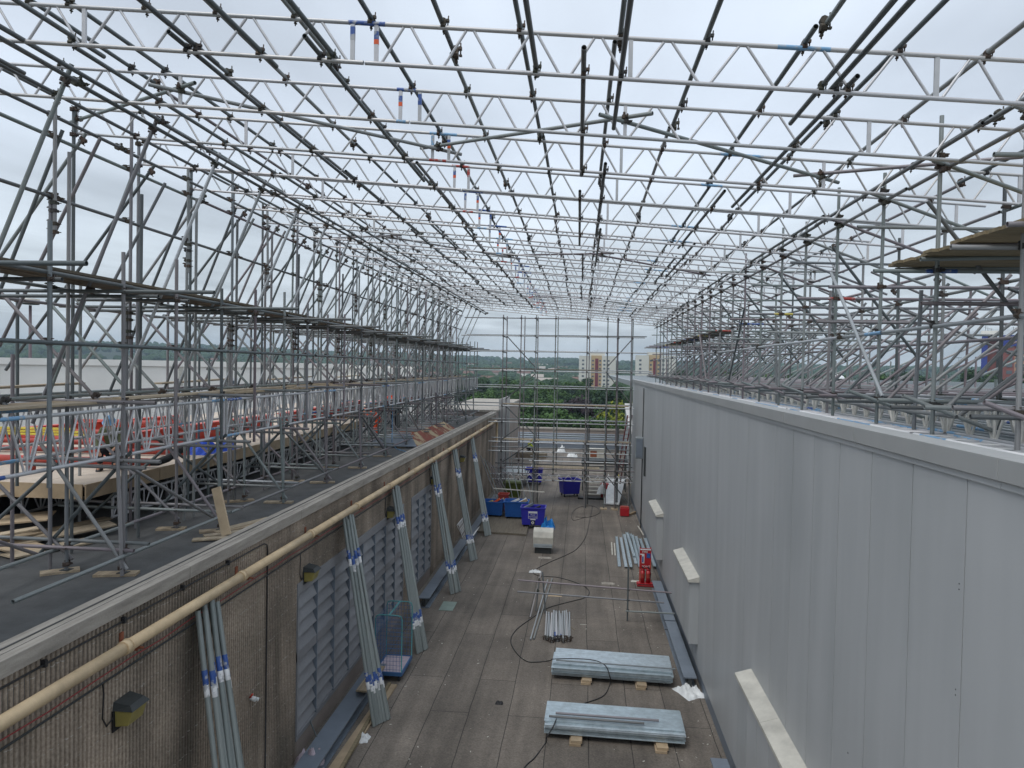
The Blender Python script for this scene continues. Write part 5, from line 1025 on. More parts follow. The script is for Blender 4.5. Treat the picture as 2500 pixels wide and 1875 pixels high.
p = fl(1525, 1262); b = MB(); b.box(p.x-.26, p.x+.26, p.y, p.y+.45, 0.03, .5); b.build('box_body', M['extred'], t, .03); b = MB(); b.box(p.x-.24, p.x+.24, p.y+.03, p.y+.42, .503, .58); b.build('lid', M['binred'], t, .02)
b = MB(); b.beam(fl(1537,1256,.05), fl(1552,1250,.1), .12, .1); tag(b.build('timber_block', M['ply']), 'short pale timber lying right of the small red box', 'timber')
for i, X in enumerate((1.5, 2.15)): b = MB(); b.box(X-.2, X+.2, 43.7, 44.3, .0, .05); tag(b.build('sole_board', M['board']), f'sole board under the cross scaffold, {"left" if i == 0 else "right"} one of the pair before the chute', 'timber board')
# maroon ladder
t = thing('maroon_ladder', 'tall maroon ladder leaning on the clad wall behind the cross scaffold', 'ladder', (2.7, 46, 0))
a, c = Vector((2.45,46.2,1.2)), Vector((3.2,47.4,5.6)); s = Vector((.0,.38,0))
for q in (-.5, .5): b = MB(); b.beam(a+s*q+Vector((q*.3,0,0)), c+s*q+Vector((q*.3,0,0)), .05, .08); b.build('stile', mat('maroon_paint', (.16,.03,.03), .5), t)
for i in range(16): p = a+(c-a)*((i+.5)/16); tube('rung', p-s*.5-Vector((.15,0,0)), p+s*.5+Vector((.15,0,0)), 'binred', t, .014, 8)
t = thing('box_on_table', 'pale crate with a rust red panel on a small table beyond the stairs', 'crate', (1.2, 62, 0))
b = MB(); b.box(.6, 2.2, 61, 62, 1.0, 1.75); b.build('crate', M['cap'], t, .01); b = MB(); b.box(.85, 1.4, 60.98, 60.999, 1.1, 1.65); b.build('panel', M['rust'], t); b = MB(); b.box(.5, 2.3, 60.9, 62.1, .93, .998); b.build('table_top', M['greymetal'], t)
for x in (.6, 2.2):
    for y in (61, 62): tube('table_leg', (x,y,0), (x,y,.93), 'steel2', t, .03, 8)
# low trestle bench with tubes on the left, beyond the cross scaffold
t = thing('tube_trestle', 'low tube trestle with grey sheets against the wall beyond the cross scaffold', 'trestle', (-4.3, 54, 0))
for y in (50, 53, 56, 59):
    tube('cross_tube', (-5.9,y,1.0), (-3.6,y,1.0), 'steel3', t); tube('leg', (-3.7,y,0), (-3.7,y,1.1), 'steel3', t); tube('leg', (-5.7,y,0), (-5.7,y,1.6), 'steel3', t)
tube('rail', (-3.7,49.8,1.05), (-3.7,59.4,1.05), 'steel3', t); tube('rail', (-3.7,49.8,.5), (-3.7,59.4,.5), 'steel3', t)
b = MB(); b.box(-5.6, -3.8, 50.5, 54, 1.03, 1.06); b.build('sheet', M['greymetal'], t)
t = thing('small_white_lattice', 'small white lattice frame leaning at the foot of the concrete wall', 'lattice frame', (-5, 30, 0))
p = fl(1160, 1335); b = MB()
for i in range(6): b.tube(p+Vector((-.5,.3*i,.05)), p+Vector((-.9,.3*i+.5,1.0)), .014, 6); b.tube(p+Vector((-.5,.3*i,.05)), p+Vector((-.1,.3*i+.6,.5)), .014, 6); b.tube(p+Vector((-.9,.3*i,1.0)), p+Vector((-.5,.3*i+.4,.05)), .012, 6)
b.tube(p+Vector((-.5,0,.05)), p+Vector((-.5,2,.05)), .018, 6); b.tube(p+Vector((-.9,0,1.0)), p+Vector((-.9,2,1.0)), .018, 6); b.build('lattice', M['whitep'], t)
# ================================================================ people
def skin(name, V_, E_, Rr, m, parent, xf, root=0):
    me = bpy.data.meshes.new(name); me.from_pydata([tuple(xf @ Vector(v)) for v in V_], E_, []); o = bpy.data.objects.new(name, me); me.materials.append(M[m])
    attach(o, parent); col.objects.link(o); s = o.modifiers.new('skin', 'SKIN'); s.use_smooth_shade = True; o.modifiers.new('subd', 'SUBSURF').render_levels = 1; o.modifiers['subd'].levels = 1
    for i, r in enumerate(Rr): me.skin_vertices[0].data[i].radius = (r, r) if not isinstance(r, tuple) else r
    me.skin_vertices[0].data[root].use_root = True; return o
def person(loc, head, J, lab, jacket, trousers, helmet, boots='black', tape=True):
    """J: joints in a frame with x to the person's right, y forward, z up"""
    t = thing('person', lab, 'person', loc); xf = Matrix.Translation(loc) @ Matrix.Rotation(head, 4, 'Z')
    J = {k: Vector(v) for k, v in J.items()}; V_, E_, Rr, ix = [], [], [], {}
    def n(k, p, r, prev=None): ix[k] = len(V_); V_.append(p); Rr.append(r); E_.append((ix[prev], ix[k])) if prev else None
    n('pel', J['pel'], (.14,.11)); n('wai', J['pel'].lerp(J['che'], .45), (.125,.1), 'pel'); n('che', J['che'], (.15,.115), 'wai'); n('nb', J['che'].lerp(J['nek'], .75), .07, 'che'); n('nek', J['nek'], .055, 'nb')
    hd = (J['hea']-J['nek']).normalized(); n('jaw', J['nek']+hd*.07, .068, 'nek'); n('hea', J['nek']+hd*.16, .088, 'jaw'); n('crn', J['nek']+hd*.23, .07, 'hea')
    for s in 'LR':
        n('sh'+s, J['sh'+s], .062, 'che'); n('el'+s, J['el'+s], .042, 'sh'+s); n('wr'+s, J['wr'+s], .028, 'el'+s); d = (J['wr'+s]-J['el'+s]).normalized(); n('pa'+s, J['wr'+s]+d*.07, (.036,.018), 'wr'+s)
        n('hi'+s, J['hi'+s], .09, 'pel'); n('kn'+s, J['kn'+s], .06, 'hi'+s); n('an'+s, J['an'+s], .04, 'kn'+s); n('to'+s, J['an'+s]+Vector((0,.17,-.05)), .035, 'an'+s)
        sd = d.cross(Vector((0,0,1))); sd = sd.normalized() if sd.length > .1 else Vector((1,0,0))
        for i, (o_, L) in enumerate(((-.03,.07),(-.01,.085),(.01,.08),(.03,.06))):
            n(f'f{s}{i}', J['wr'+s]+d*.11+sd*o_, .009, 'pa'+s); n(f'g{s}{i}', J['wr'+s]+d*(.11+L*.7)+sd*o_+Vector((0,0,-.02)), .008, f'f{s}{i}')
        n('t'+s, J['wr'+s]+d*.05+sd*.05, .01, 'pa'+s); n('u'+s, J['wr'+s]+d*.09+sd*.065, .009, 't'+s)
    skin('body', V_, E_, Rr, 'skin', t, xf)
    Vj, Ej, Rj, ix2 = [], [], [], {}
    def m_(k, p, r, prev=None): ix2[k] = len(Vj); Vj.append(p); Rj.append(r); Ej.append((ix2[prev], ix2[k])) if prev else None
    m_('a', J['pel']+Vector((0,0,-.04)), (.165,.14)); m_('b', J['pel'].lerp(J['che'], .5), (.15,.13), 'a'); m_('c', J['che'], (.175,.14), 'b'); m_('d', J['che'].lerp(J['nek'], .7), .085, 'c')
    for s in 'LR': m_('s'+s, J['sh'+s], .082, 'c'); m_('e'+s, J['el'+s], .062, 's'+s); m_('w'+s, J['el'+s].lerp(J['wr'+s], .93), .048, 'e'+s)
    skin('jacket', Vj, Ej, Rj, jacket, t, xf)
    Vj, Ej, Rj, ix2 = [], [], [], {}
    m_('a', J['pel'], (.155,.13))
    for s in 'LR': m_('h'+s, J['hi'+s], .105, 'a'); m_('k'+s, J['kn'+s], .08, 'h'+s); m_('n'+s, J['an'+s]+Vector((0,0,.05)), .065, 'k'+s)
    skin('trousers', Vj, Ej, Rj, trousers, t, xf)
    for s in 'LR':
        a = J['an'+s]; b = MB(); pts = [xf @ (a+Vector(v)) for v in ((-.05,-.08,-.09),(.05,-.08,-.09),(.05,.2,-.09),(-.05,.2,-.09),(-.045,-.07,.05),(.045,-.07,.05),(.045,.06,.05),(-.045,.06,.05))]; b.hexa(pts); b.build('boot', M[boots], t, .02)
    hc = J['nek']+hd*.17; b = MB(); n_ = 12; vs = []; rx = hd.orthogonal().normalized(); ry = hd.cross(rx)
    for i in range(5):
        a = i/4*math.pi/2*.98
        for k in range(n_): th = 2*math.pi*k/n_; vs.append(xf @ (hc+hd*(math.sin(a)*.13+.01)+(rx*math.cos(th)+ry*math.sin(th))*(.12*math.cos(a)+.002)))
    for k in range(n_): th = 2*math.pi*k/n_; q = rx*math.cos(th)+ry*math.sin(th); vs.append(xf @ (hc+q*(.135+.05*max(0, q.y))))
    fs = [(i*n_+k, i*n_+(k+1)%n_, (i+1)*n_+(k+1)%n_, (i+1)*n_+k) for i in range(4) for k in range(n_)]+[(5*n_+k, 5*n_+(k+1)%n_, (k+1)%n_, k) for k in range(n_)]
    b.add(vs, fs, True); b.build('helmet' if helmet != 'hair' else 'hair', M[helmet if helmet != 'hair' else 'trunk'], t)
    fw = Vector((0,1,0)); fw = (fw-fw.dot(hd)*hd).normalized(); sx = fw.cross(hd)
    b = MB(); c0 = J['nek']+hd*.12; 
    b.tube(xf @ (c0+fw*.08), xf @ (c0+fw*.115-hd*.01), .014, 6); b.build('nose', M['skin'], t)
    for e in (-1, 1): b = MB(); b.tube(xf @ (c0+hd*.035+fw*.08+sx*.03*e), xf @ (c0+hd*.035+fw*.092+sx*.03*e), .01, 6); b.build('eye', M['black'], t); b = MB(); b.tube(xf @ (c0+hd*.02+sx*.085*e), xf @ (c0+hd*.02+sx*.1*e), .022, 6); b.build('ear', M['skin'], t)
    b = MB(); b.tube(xf @ (c0-hd*.055+fw*.07-sx*.02), xf @ (c0-hd*.055+fw*.07+sx*.02), .008, 6); b.build('mouth', M['binred'], t)
    if tape:
        for u in (.25, .5): p = J['pel'].lerp(J['che'], u); d = (J['che']-J['pel']).normalized(); b = MB(); b.tube(xf @ (p-d*.025), xf @ (p+d*.025), .185, 14, caps=False); b.build('reflective_tape', M['reflect'], t)
        for s in 'LR': p = J['kn'+s].lerp(J['an'+s], .35); b = MB(); b.tube(xf @ (p+Vector((0,0,.025))), xf @ (p-Vector((0,0,.025))), .088, 12, caps=False); b.build('reflective_tape', M['reflect'], t)
    return t
STAND = dict(pel=(0,0,.95),che=(0,.03,1.35),nek=(0,.05,1.5),hea=(0,.08,1.7),shL=(-.19,.03,1.42),elL=(-.27,.12,1.16),wrL=(-.22,.34,1.08),shR=(.19,.03,1.42),elR=(.27,.1,1.16),wrR=(.2,.33,1.12),hiL=(-.1,0,.9),knL=(-.12,.05,.5),anL=(-.13,0,.09),hiR=(.1,0,.9),knR=(.13,.02,.5),anR=(.14,-.08,.09))
BENT = dict(pel=(0,-.1,.88),che=(0,.18,1.18),nek=(0,.32,1.27),hea=(0,.45,1.32),shL=(-.19,.18,1.22),elL=(-.25,.4,1.02),wrL=(-.15,.55,1.18),shR=(.19,.18,1.22),elR=(.27,.38,.98),wrR=(.18,.5,1.15),hiL=(-.1,-.08,.84),knL=(-.14,.05,.46),anL=(-.15,-.08,.09),hiR=(.1,-.08,.84),knR=(.14,.12,.47),anR=(.14,.06,.09))
KNEEL = dict(pel=(0,0,.42),che=(0,.12,.8),nek=(0,.2,.95),hea=(0,.3,1.1),shL=(-.19,.12,.88),elL=(-.24,.3,.64),wrL=(-.16,.5,.5),shR=(.19,.12,.88),elR=(.25,.28,.62),wrR=(.15,.5,.46),hiL=(-.1,0,.38),knL=(-.14,.38,.12),anL=(-.14,-.05,.1),hiR=(.1,0,.38),knR=(.15,.42,.45),anR=(.16,.36,.09))
person((-9.85,33.7,z(RZ)), math.radians(95), BENT, 'person in orange work suit and orange helmet bending over near the rusty cowl', 'hiviso', 'hiviso', 'hiviso')
person((-9.5,35.6,z(RZ)), math.radians(190), STAND, 'person in dark clothes standing behind the scaffold posts right of the orange worker', 'navy', 'navy', 'hair', tape=False)
person((-10.95,40.6,z(RZ)+.45), math.radians(150), STAND, 'person in orange jacket standing higher up, farther along the deck', 'hiviso', 'navy', 'whitep', tape=True)
person((-10.5,15.1,DZ), math.radians(200), KNEEL, 'person in olive top kneeling on the deck behind the near posts', 'olive', 'navy', 'ltblue', tape=False)
person((-5.0,68.5,.45), math.radians(-60), KNEEL, 'person in yellow vest kneeling on boards beyond the cross scaffold', 'hivisy', 'navy', 'hivisy')
b = MB(); b.box(-6.0,-3.2,67.6,69.4,.0,.44); tag(b.build('board_stack', M['board_dark']), 'low stack of dark boards under the kneeling person in yellow', 'board stack')
# ================================================================ beyond the roofs
def facade(t, x0, x1, y, z0, z1, m, cols_, rows, ww, wh, name='wall_bay', depth=6):
    b = MB(); b.box(x0, x1, y, y+depth, z0, z1); f = b.build(name, M[m], t)
    for c in cols_:
        for r in rows:
            b = MB(); b.box(c-ww/2, c+ww/2, y-.12, y-.02, r, r+wh); w = b.build('window', M['glass'], t)
    return f
M['peach'] = mat('peach_render', (.5,.37,.21), .8, nvar=.05); M['maroon'] = mat('maroon_panel', (.17,.03,.045), .7); M['cream2'] = mat('off_white_render', (.62,.61,.55), .85, nvar=.06, nscale=.1)
M['towerblue'] = mat('tower_blue', (.03,.05,.26), .6); M['brick'] = mat('tower_brick', (.24,.09,.08), .85, nvar=.15, nscale=.4); M['peachbrick'] = mat('tower_peach_brick', (.4,.25,.17), .85, nvar=.1)
def flats(px0, px1, ytop, dist, lab):
    xa, xb = P(px0, ytop, Y=dist).x, P(px1, ytop, Y=dist).x; zt = P((px0+px1)/2, ytop, Y=dist).z; w = xb-xa
    t = thing('tower_block', lab, 'tower block', ((xa+xb)/2, dist, -12.5)); rows = [zt-3.9-2.72*i for i in range(12) if zt-3.9-2.72*i > -12]
    facade(t, xa, xa+w*.33, dist, -12.5, zt, 'cream2', [xa+w*.11], rows, 1.5, 1.2)
    facade(t, xa+w*.33, xa+w*.62, dist+.8, -12.5, zt+.3, 'peach', [xa+w*.38, xa+w*.575], rows, 1.3, 1.1, 'peach_bay')
    b = MB(); b.box(xa+w*.44, xa+w*.525, dist+.3, dist+.79, -12, zt-1.8); b.build('maroon_strip', M['maroon'], t)
    facade(t, xa+w*.62, xb, dist, -12.5, zt, 'cream2', [xa+w*.69, xa+w*.8], rows, 1.5, 1.2)
    b = MB(); b.box(xa+w*.3, xa+w*.7, dist+2, dist+9, zt+.31, zt+2.2); b.build('roof_housing', M['cream2'], t)
    b = MB(); b.tube((xa+w*.5,dist+3,zt+2.2),(xa+w*.5,dist+3,zt+4.5),.06,6); b.beam((xa+w*.4,dist+3,zt+3.6),(xa+w*.6,dist+3,zt+3.6),.06,.06); b.build('aerial', M['darkmetal'], t)
flats(1414, 1504, 869, 500, 'cream and peach tower block with maroon stripe, seen whole through the cross scaffold')
flats(1553, 1650, 868, 470, 'cream and peach tower block half hidden behind the right scaffold')
dist = 322; t = thing('brick_tower', 'dark blue, maroon brick and peach tower block at the far right', 'tower block', (185, dist, -12.5))
X = lambda px: P(px, 870, Y=dist).x
ztop = P(2450, 815, Y=dist).z; rows = [ztop-6-2.75*i for i in range(9)]
b = MB(); b.box(X(2396), X(2409), dist-3, dist+14, -12.5, ztop-.6); b.build('blue_corner', M['towerblue'], t)
facade(t, X(2409), X(2428), dist, -12.5, ztop-1.0, 'brick', [X(2421)], [], 1, 1); facade(t, X(2428), X(2434), dist-1.2, -12.5, ztop-2, 'darkmetal', [], [], 1, 1, 'recess')
facade(t, X(2434), X(2466), dist-3, -12.5, ztop-5.5, 'brick', [X(2456)], rows, 2.0, 1.4, depth=14); b = MB(); b.box(X(2434), X(2530), dist-3.2, dist+10, ztop-5.45, ztop-.9); b.build('blue_band', M['towerblue'], t)
facade(t, X(2466), X(2530), dist-3, -12.5, ztop-8, 'peachbrick', [X(2474), X(2487), X(2500)], rows, 2.0, 1.4, depth=12); b = MB(); b.box(X(2466), X(2530), dist-2.8, dist+9, ztop-8, ztop-5.46); b.build('brick_band', M['brick'], t)
b = MB(); b.box(X(2394), X(2432), dist-3.6, dist+12, ztop-.6, ztop+1.0); b.build('white_fascia', M['white'], t)
for i, (a, h) in enumerate(((2403,2.5),(2408,1.6),(2415,1.2),(2462,1.8))): b = MB(); b.tube((X(a),dist,ztop+1),(X(a),dist,ztop+1+h),.07,6); b.beam((X(a)-.8,dist,ztop+1+h*.7),(X(a)+.8,dist,ztop+1+h*.7),.08,.08); b.build('roof_aerial', M['darkmetal'], t)
t.location = (X(2396), dist, -12.5)
for c_ in t.children: c_.matrix_parent_inverse = t.matrix_basis.inverted()
t.rotation_euler.z = math.radians(-29)
# white building behind the deck
def wbox(a, c, z0, z1, thick, m, name, t):
    a = Vector((*a,0)); c = Vector((*c,0)); d = (c-a).normalized(); n = Vector((-d.y, d.x, 0)); 
    b = MB(); p = [a, c, c+n*thick, a+n*thick]; b.hexa([q+Vector((0,0,z0)) for q in p]+[q+Vector((0,0,z1)) for q in p]); return b.build(name, M[m], t)
t = thing('white_building', 'long low white building with plain cornice behind the timber deck', 'building', (-32, 42, 4))
A, B_, C_ = (-52, 18.5), (-20.1, 60), (-15.5, 66.6)
wbox(A, B_, 3.5, 8.2, 3, 'white', 'wall', t); a, c = Vector(A), Vector(B_); d = (c-a).normalized(); n = Vector((-d.y, d.x))
wbox(tuple(a-n*.12), tuple(c-n*.12), 8.203, 8.62, 3.2, 'white', 'cornice', t)
for q in (6., 14.2, 27., 38.): p = a+d*q; wbox(tuple(p-n*.05), tuple(p+d*.3-n*.05), 3.5, 8.2, .049, 'cap', 'pilaster', t)
p = a+d*41; wbox(tuple(p-n*.02), tuple(p+d*1.4-n*.02), 4.3, 7.4, .019, 'whitep', 'door_frame', t); p = a+d*41.5; wbox(tuple(p-n*.03), tuple(p+d*.8-n*.03), 4.3, 7.2, .009, 'glass', 'door', t)
for q in (9, 22, 31): p = a+d*q; wbox(tuple(p-n*.06), tuple(p+d*.28-n*.06), 5.9, 6.2, .059, 'darkmetal', 'wall_box', t)
t = thing('white_annex', 'lower white block standing right of the long white building', 'building', (-15, 66, 4))
wbox((-20.2,62.5), (-16.2,68.5), 3.5, 8.3, 3, 'white', 'wall', t); wbox((-16.4,68.9), (-13.2,74), 3.5, 7.4, 3, 'cap', 'low_wall', t); wbox((-20.5,62.3), (-16.3,68.7), 8.303, 8.5, 3.2, 'white', 'cornice', t)
b = MB(); b.box(-40, -17.6, 4, 75, 3.0, 3.6); struct('lower_roof_surface', b, M['felt_dark'])
# high mast lamp
pm = P(74, 740, Y=60); t = thing('high_mast_lamp', 'tall mast with a round white lamp head beyond the white building', 'lamp mast', (pm.x, 60, -12))
b = MB(); b.tube((pm.x,60,-12),(pm.x,60,pm.z-.2),.19,10,.12); b.build('mast', mat('mast_mauve', (.12,.09,.1), .6), t)
b = MB(); b.tube((pm.x,60,pm.z-.12),(pm.x,60,pm.z+.0),.7,18); b.build('lamp_ring', M['darkmetal'], t); b = MB(); b.tube((pm.x,60,pm.z+.003),(pm.x,60,pm.z+.38),.7,18,.74); b.build('lamp_head', M['cap'], t)
# domed rooflight on the metal roof
pd = P(2049, 930, z=7.75); t = thing('domed_rooflight', 'small white domed rooflight on dark kerb on the metal roof', 'rooflight', (pd.x, pd.y, 7.7))
b = MB(); b.box(pd.x-.85, pd.x+.85, pd.y, pd.y+1.6, 7.7, 8.0); b.build('kerb', M['darkmetal'], t)
b = MB(); n_ = 14; vs = [(pd.x+.85*math.cos(2*math.pi*k/n_)*math.cos(i/4*1.5), pd.y+.8+.8*math.sin(2*math.pi*k/n_)*math.cos(i/4*1.5), 8.0+.5*math.sin(i/4*1.5)) for i in range(5) for k in range(n_)]; b.add(vs, [(i*n_+k,i*n_+(k+1)%n_,(i+1)*n_+(k+1)%n_,(i+1)*n_+k) for i in range(4) for k in range(n_)], True); b.build('dome', M['whitep'], t)
# ---------------------------------------------------------------- trees
def crown_mesh(seed, m, w=4.5, h=8., nl=2600):
    r = random.Random(seed); b = MB(); cl = []
    for i in range(26):
        a = r.uniform(0, 2*math.pi); hh = r.uniform(.0, 1); rad = w*(1-.75*abs(hh-.38)**1.3)*r.uniform(.35,.95)
        cl.append((Vector((math.cos(a)*rad, math.sin(a)*rad, 3.2+hh*h)), r.uniform(.9, 1.7)))
    for i in range(nl):
        c, s = r.choice(cl); v = Vector((r.gauss(0,1), r.gauss(0,1), r.gauss(0,.8))).normalized()*s*r.uniform(.65,1.08); p = c+v
        d1 = (v.normalized()+Vector((r.uniform(-.7,.7), r.uniform(-.7,.7), r.uniform(-.2,.7)))).normalized().orthogonal().normalized(); d2 = d1.cross(v.normalized()).normalized(); q = r.uniform(.16,.36)
        b.add([p-d1*q-d2*q*.5, p+d1*q-d2*q*.5, p+d1*q*.6+d2*q*.7, p-d1*q*.6+d2*q*.7], [(0,1,2,3)])
    return b.mesh('crown', M[m])
def trunk_mesh(seed):
    r = random.Random(seed); b = MB(); b.tube((0,0,0),(0,0,4.5),.3,8,.2)
    for i in range(6): a = r.uniform(0,6.28); b.tube((0,0,2.8+i*.3),(math.cos(a)*2.2,math.sin(a)*2.2,5.5+i*.6),.13,6,.04)
    return b.mesh('trunk', M['trunk'])
CR = {'leaf': [crown_mesh(i, 'leaf') for i in range(4)], 'leafd': [crown_mesh(10+i, 'leafd') for i in range(2)], 'leafy': [crown_mesh(20, 'leafy')], 'leafp': [crown_mesh(30, 'leafp')]}
TK = [trunk_mesh(i) for i in range(3)]
TL = {'leaf': 'green broadleaf tree in the wood beyond the roof edge', 'leafd': 'dark green tree in the wood beyond the roof edge', 'leafy': 'bright yellow green tree before the cream tower block', 'leafp': 'dark copper coloured tree left of the yellow green one'}
def tree(x, y, gz, s, m, r, lab=None):
    t = thing('broadleaf_tree', lab or TL[m], 'tree', (x, y, gz), 'trees beyond the roof edge')
    for nm, me in (('crown', r.choice(CR[m])), ('trunk', r.choice(TK))):
        o = bpy.data.objects.new(nm, me); o.matrix_basis = Matrix.Translation((x, y, gz)) @ Matrix.Rotation(r.uniform(0, 6.28), 4, 'Z') @ Matrix.Diagonal((s*r.uniform(.9,1.2), s*r.uniform(.9,1.2), s, 1)); attach(o, t); col.objects.link(o)
rt = random.Random(5)
for row, (yy, x0, x1, st, hs) in enumerate(((108,-26,16,6,.72),(121,-30,20,6.5,.88),(138,-36,24,7,1.0),(160,-42,30,8,1.08),(190,-50,36,9,1.12),(230,-62,46,10,1.15),(280,-76,60,12,1.2),(340,-95,75,13,1.25))):
    x = x0+rt.uniform(0, 3)
    while x < x1:
        s = hs*rt.uniform(.85, 1.18); m = 'leafd' if rt.random() < .3 else 'leaf'
        tree(x, yy+rt.uniform(-5,5), -12.5, s, m, rt); x += st*rt.uniform(.8, 1.25)
tree(8.5, 150, -12.5, 1.22, 'leafy', rt); tree(13.5, 153, -12.5, 1.16, 'leafy', rt, 'yellow green tree right beside the brighter one before the tower'); tree(.5, 158, -12.5, 1.28, 'leafp', rt)
x = 40.
while x < 330: tree(x, 262+rt.uniform(-14,14), -10, 1.62*rt.uniform(.9,1.12), 'leafd' if rt.random() < .6 else 'leaf', rt, 'tall dark tree in the row beyond the metal roof'); x += rt.uniform(8, 12)
# far woodland as one mass, rising into hills
def hh(x, y):
    a = math.atan2(x, y); left = max(0, -a-.02)
    ridge = (17+20*min(1, left*2.2)+9*noise.noise(Vector((x*.0011, y*.0011, 1)))+7*noise.noise(Vector((x*.004, y*.004, 5))))
    d = math.hypot(x, y); u = min(1, max(0, (d-700)/1900)); return -12.5+(ridge+20)*u*u*(3-2*u)
b = MB(); NA, NR = 130, 34; vs = []
for i in range(NA+1):
    a = -.85+1.55*i/NA
    for k in range(NR+1): d = 620+(3300-620)*(k/NR)**1.2; x, y = math.sin(a)*d, math.cos(a)*d; vs.append((x, y, hh(x, y)+(0 if k < NR else -60)))
b.add(vs, [(i*(NR+1)+k, (i+1)*(NR+1)+k, (i+1)*(NR+1)+k+1, i*(NR+1)+k+1) for i in range(NA) for k in range(NR)], True)
M['hill'] = mat('wooded_hillside', (.018,.032,.018), .95, nvar=.6, nscale=.012); struct('hills', b, M['hill'])
rw = random.Random(9); b = MB(); ico = None
t_ = (1+5**.5)/2; IV = [Vector(v).normalized() for v in ((-1,t_,0),(1,t_,0),(-1,-t_,0),(1,-t_,0),(0,-1,t_),(0,1,t_),(0,-1,-t_),(0,1,-t_),(t_,0,-1),(t_,0,1),(-t_,0,-1),(-t_,0,1))]
IF = [(0,11,5),(0,5,1),(0,1,7),(0,7,10),(0,10,11),(1,5,9),(5,11,4),(11,10,2),(10,7,6),(7,1,8),(3,9,4),(3,4,2),(3,2,6),(3,6,8),(3,8,9),(4,9,5),(2,4,11),(6,2,10),(8,6,7),(9,8,1)]
for i in range(9000):
    d = 380+(2700-380)*rw.random()**.8; a = rw.uniform(-.72, .62); x, y = math.sin(a)*d, math.cos(a)*d
    if noise.noise(Vector((x*.006, y*.006, 2))) < -.12: continue
    s = rw.uniform(3.5, 7.5)*(1+d/5000); gz = hh(x, y)
    b.add([Vector((x, y, gz+s*.75))+Vector((v.x*s*rw.uniform(.75,1.25), v.y*s*rw.uniform(.75,1.25), v.z*s*rw.uniform(.7,1.1))) for v in IV], IF)
tag(b.build('far_woodland', M['leafd']), 'distant woodland massed over the plain and hills', 'woodland', kind='stuff')
M['roofred'] = mat('tile_roof', (.17,.1,.08), .9); M['housewall'] = mat('house_wall', (.4,.36,.32), .9)
rh = random.Random(12)
for i in range(46):
    a = rh.uniform(-.7, .55) if i % 2 else rh.uniform(-.16,.06); d = rh.uniform(650, 1700); x, y = math.sin(a)*d, math.cos(a)*d; gz = hh(x, y)+rh.uniform(2,6); w = rh.uniform(9, 24); l = rh.uniform(7, 10)
    t = thing('distant_house', 'small red roofed house among the far trees', 'house', (x, y, gz), 'distant houses among trees')
    b = MB(); b.box(x-w/2, x+w/2, y, y+l, gz-6, gz+5); b.build('wall', M['housewall'] if i % 5 else M['white'], t)
    b = MB(); b.add([(x-w/2-.5,y-.5,gz+5.01),(x+w/2+.5,y-.5,gz+5.01),(x+w/2+.5,y+l+.5,gz+5.01),(x-w/2-.5,y+l+.5,gz+5.01),(x-w/2-.5,y+l/2,gz+8.5),(x+w/2+.5,y+l/2,gz+8.5)], [(0,1,5,4),(2,3,4,5),(0,4,3),(1,2,5),(3,2,1,0)]); b.build('roof', M['roofred'] if i % 4 else M['housewall'], t)
pp = P(2340, 905, Y=1500); t = thing('far_mast', 'thin steel mast on the skyline left of the brick tower', 'mast', (pp.x, 1500, pp.z-30)); 
b = MB(); b.tube((pp.x,1500,pp.z-30),(pp.x,1500,pp.z+26),1.6,4,.7); b.beam((pp.x-5,1500,pp.z+26),(pp.x+5,1500,pp.z+26),1,1.4); b.build('lattice_mast', M['greymetal'], t)
# ---------------------------------------------------------------- air, sky, light
hz = bpy.data.materials.new('haze_air'); hz.use_nodes = True; N = hz.node_tree.nodes; N.remove(N['Principled BSDF']); v = N.new('ShaderNodeVolumePrincipled')
v.inputs['Color'].default_value = (.6,.76,.9,1); v.inputs['Density'].default_value = .0002; v.inputs['Anisotropy'].default_value = .2; hz.node_tree.links.new(v.outputs[0], N['Material Output'].inputs['Volume'])
if HAZE:
    b = MB(); b.box(-3990, 3990, -290, 4190, -13.5, 140); tag(b.build('haze', hz), kind='stuff')
w = bpy.data.worlds.new('World'); sc.world = w; w.use_nodes = True; N = w.node_tree.nodes; L = w.node_tree.links; bg = N['Background']
sky = N.new('ShaderNodeTexSky'); sky.sky_type = 'NISHITA'; sky.sun_disc = False; sky.sun_elevation = math.radians(60); sky.sun_rotation = math.radians(215); sky.altitude = 60; sky.dust_density = 3
tc = N.new('ShaderNodeTexCoord'); sp = N.new('ShaderNodeSeparateXYZ'); L.new(tc.outputs['Generated'], sp.inputs[0])
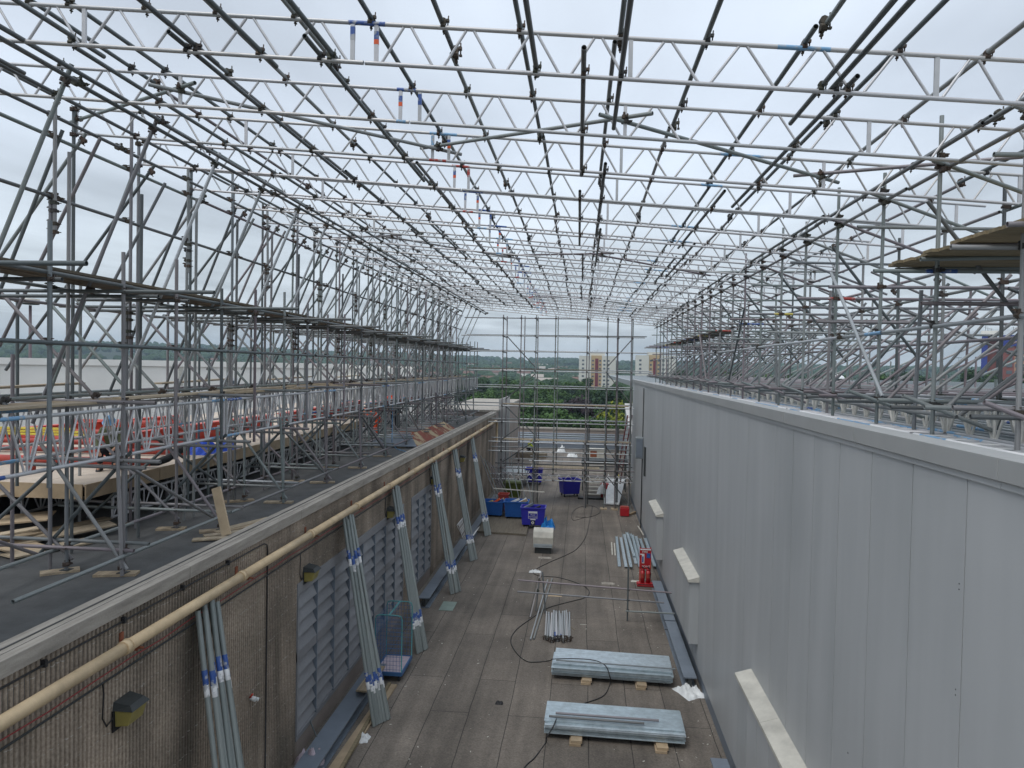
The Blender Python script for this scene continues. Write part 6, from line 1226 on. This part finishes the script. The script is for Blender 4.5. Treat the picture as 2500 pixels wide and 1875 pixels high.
# a cloud deck overhead: the view direction is cast onto a flat layer
dv = N.new('ShaderNodeVectorMath'); dv.operation = 'DIVIDE'; ab = N.new('ShaderNodeMath'); ab.operation = 'MAXIMUM'; ab.inputs[1].default_value = .05; L.new(sp.outputs['Z'], ab.inputs[0])
cb = N.new('ShaderNodeCombineXYZ'); [L.new(ab.outputs[0], cb.inputs[i]) for i in range(3)]; L.new(tc.outputs['Generated'], dv.inputs[0]); L.new(cb.outputs[0], dv.inputs[1])
mp = N.new('ShaderNodeMapping'); mp.inputs['Scale'].default_value = (.8,.35,1); L.new(dv.outputs[0], mp.inputs[0])
nz = N.new('ShaderNodeTexNoise'); nz.inputs['Scale'].default_value = .9; nz.inputs['Detail'].default_value = 5; nz.inputs['Roughness'].default_value = .5; L.new(mp.outputs[0], nz.inputs[0])
el = N.new('ShaderNodeValToRGB'); e = el.color_ramp.elements; e[0].position = 0; e[0].color = (6.0,6.5,6.9,1); e[1].position = .6; e[1].color = (7.6,8.4,9.45,1)
for p_, c_ in ((.12,(6.2,6.9,7.5,1)), (.3,(6.9,7.7,8.8,1))): x = e.new(p_); x.color = c_
L.new(sp.outputs['Z'], el.inputs[0])
cr = N.new('ShaderNodeMapRange'); cr.inputs[1].default_value = .3; cr.inputs[2].default_value = .72; cr.inputs[3].default_value = .76; cr.inputs[4].default_value = 1.28; L.new(nz.outputs[0], cr.inputs[0])
mx = N.new('ShaderNodeMix'); mx.data_type = 'RGBA'; mx.blend_type = 'MULTIPLY'; mx.inputs[0].default_value = 1; L.new(el.outputs[0], mx.inputs[6]); L.new(cr.outputs[0], mx.inputs[7])
m2 = N.new('ShaderNodeMix'); m2.data_type = 'RGBA'; m2.inputs[0].default_value = .9; L.new(sky.outputs[0], m2.inputs[6]); L.new(mx.outputs[2], m2.inputs[7])
L.new(m2.outputs[2], bg.inputs[0]); bg.inputs[1].default_value = .115
sl = bpy.data.lights.new('sun', 'SUN'); sl.energy = 1.4; sl.angle = math.radians(30); sl.color = (1,.97,.92); so = bpy.data.objects.new('sun', sl); col.objects.link(so)
so.rotation_euler = (math.radians(30), 0, math.radians(-35))
sc.view_settings.view_transform = 'Standard'; sc.view_settings.look = 'None'; sc.view_settings.exposure = 0; sc.view_settings.gamma = 1
sc.cycles.max_bounces = 6; sc.cycles.diffuse_bounces = 4; sc.cycles.glossy_bounces = 2; sc.cycles.transparent_max_bounces = 4; sc.cycles.volume_bounces = 0
sc.cycles.use_denoising = True
sc.render.film_transparent = False
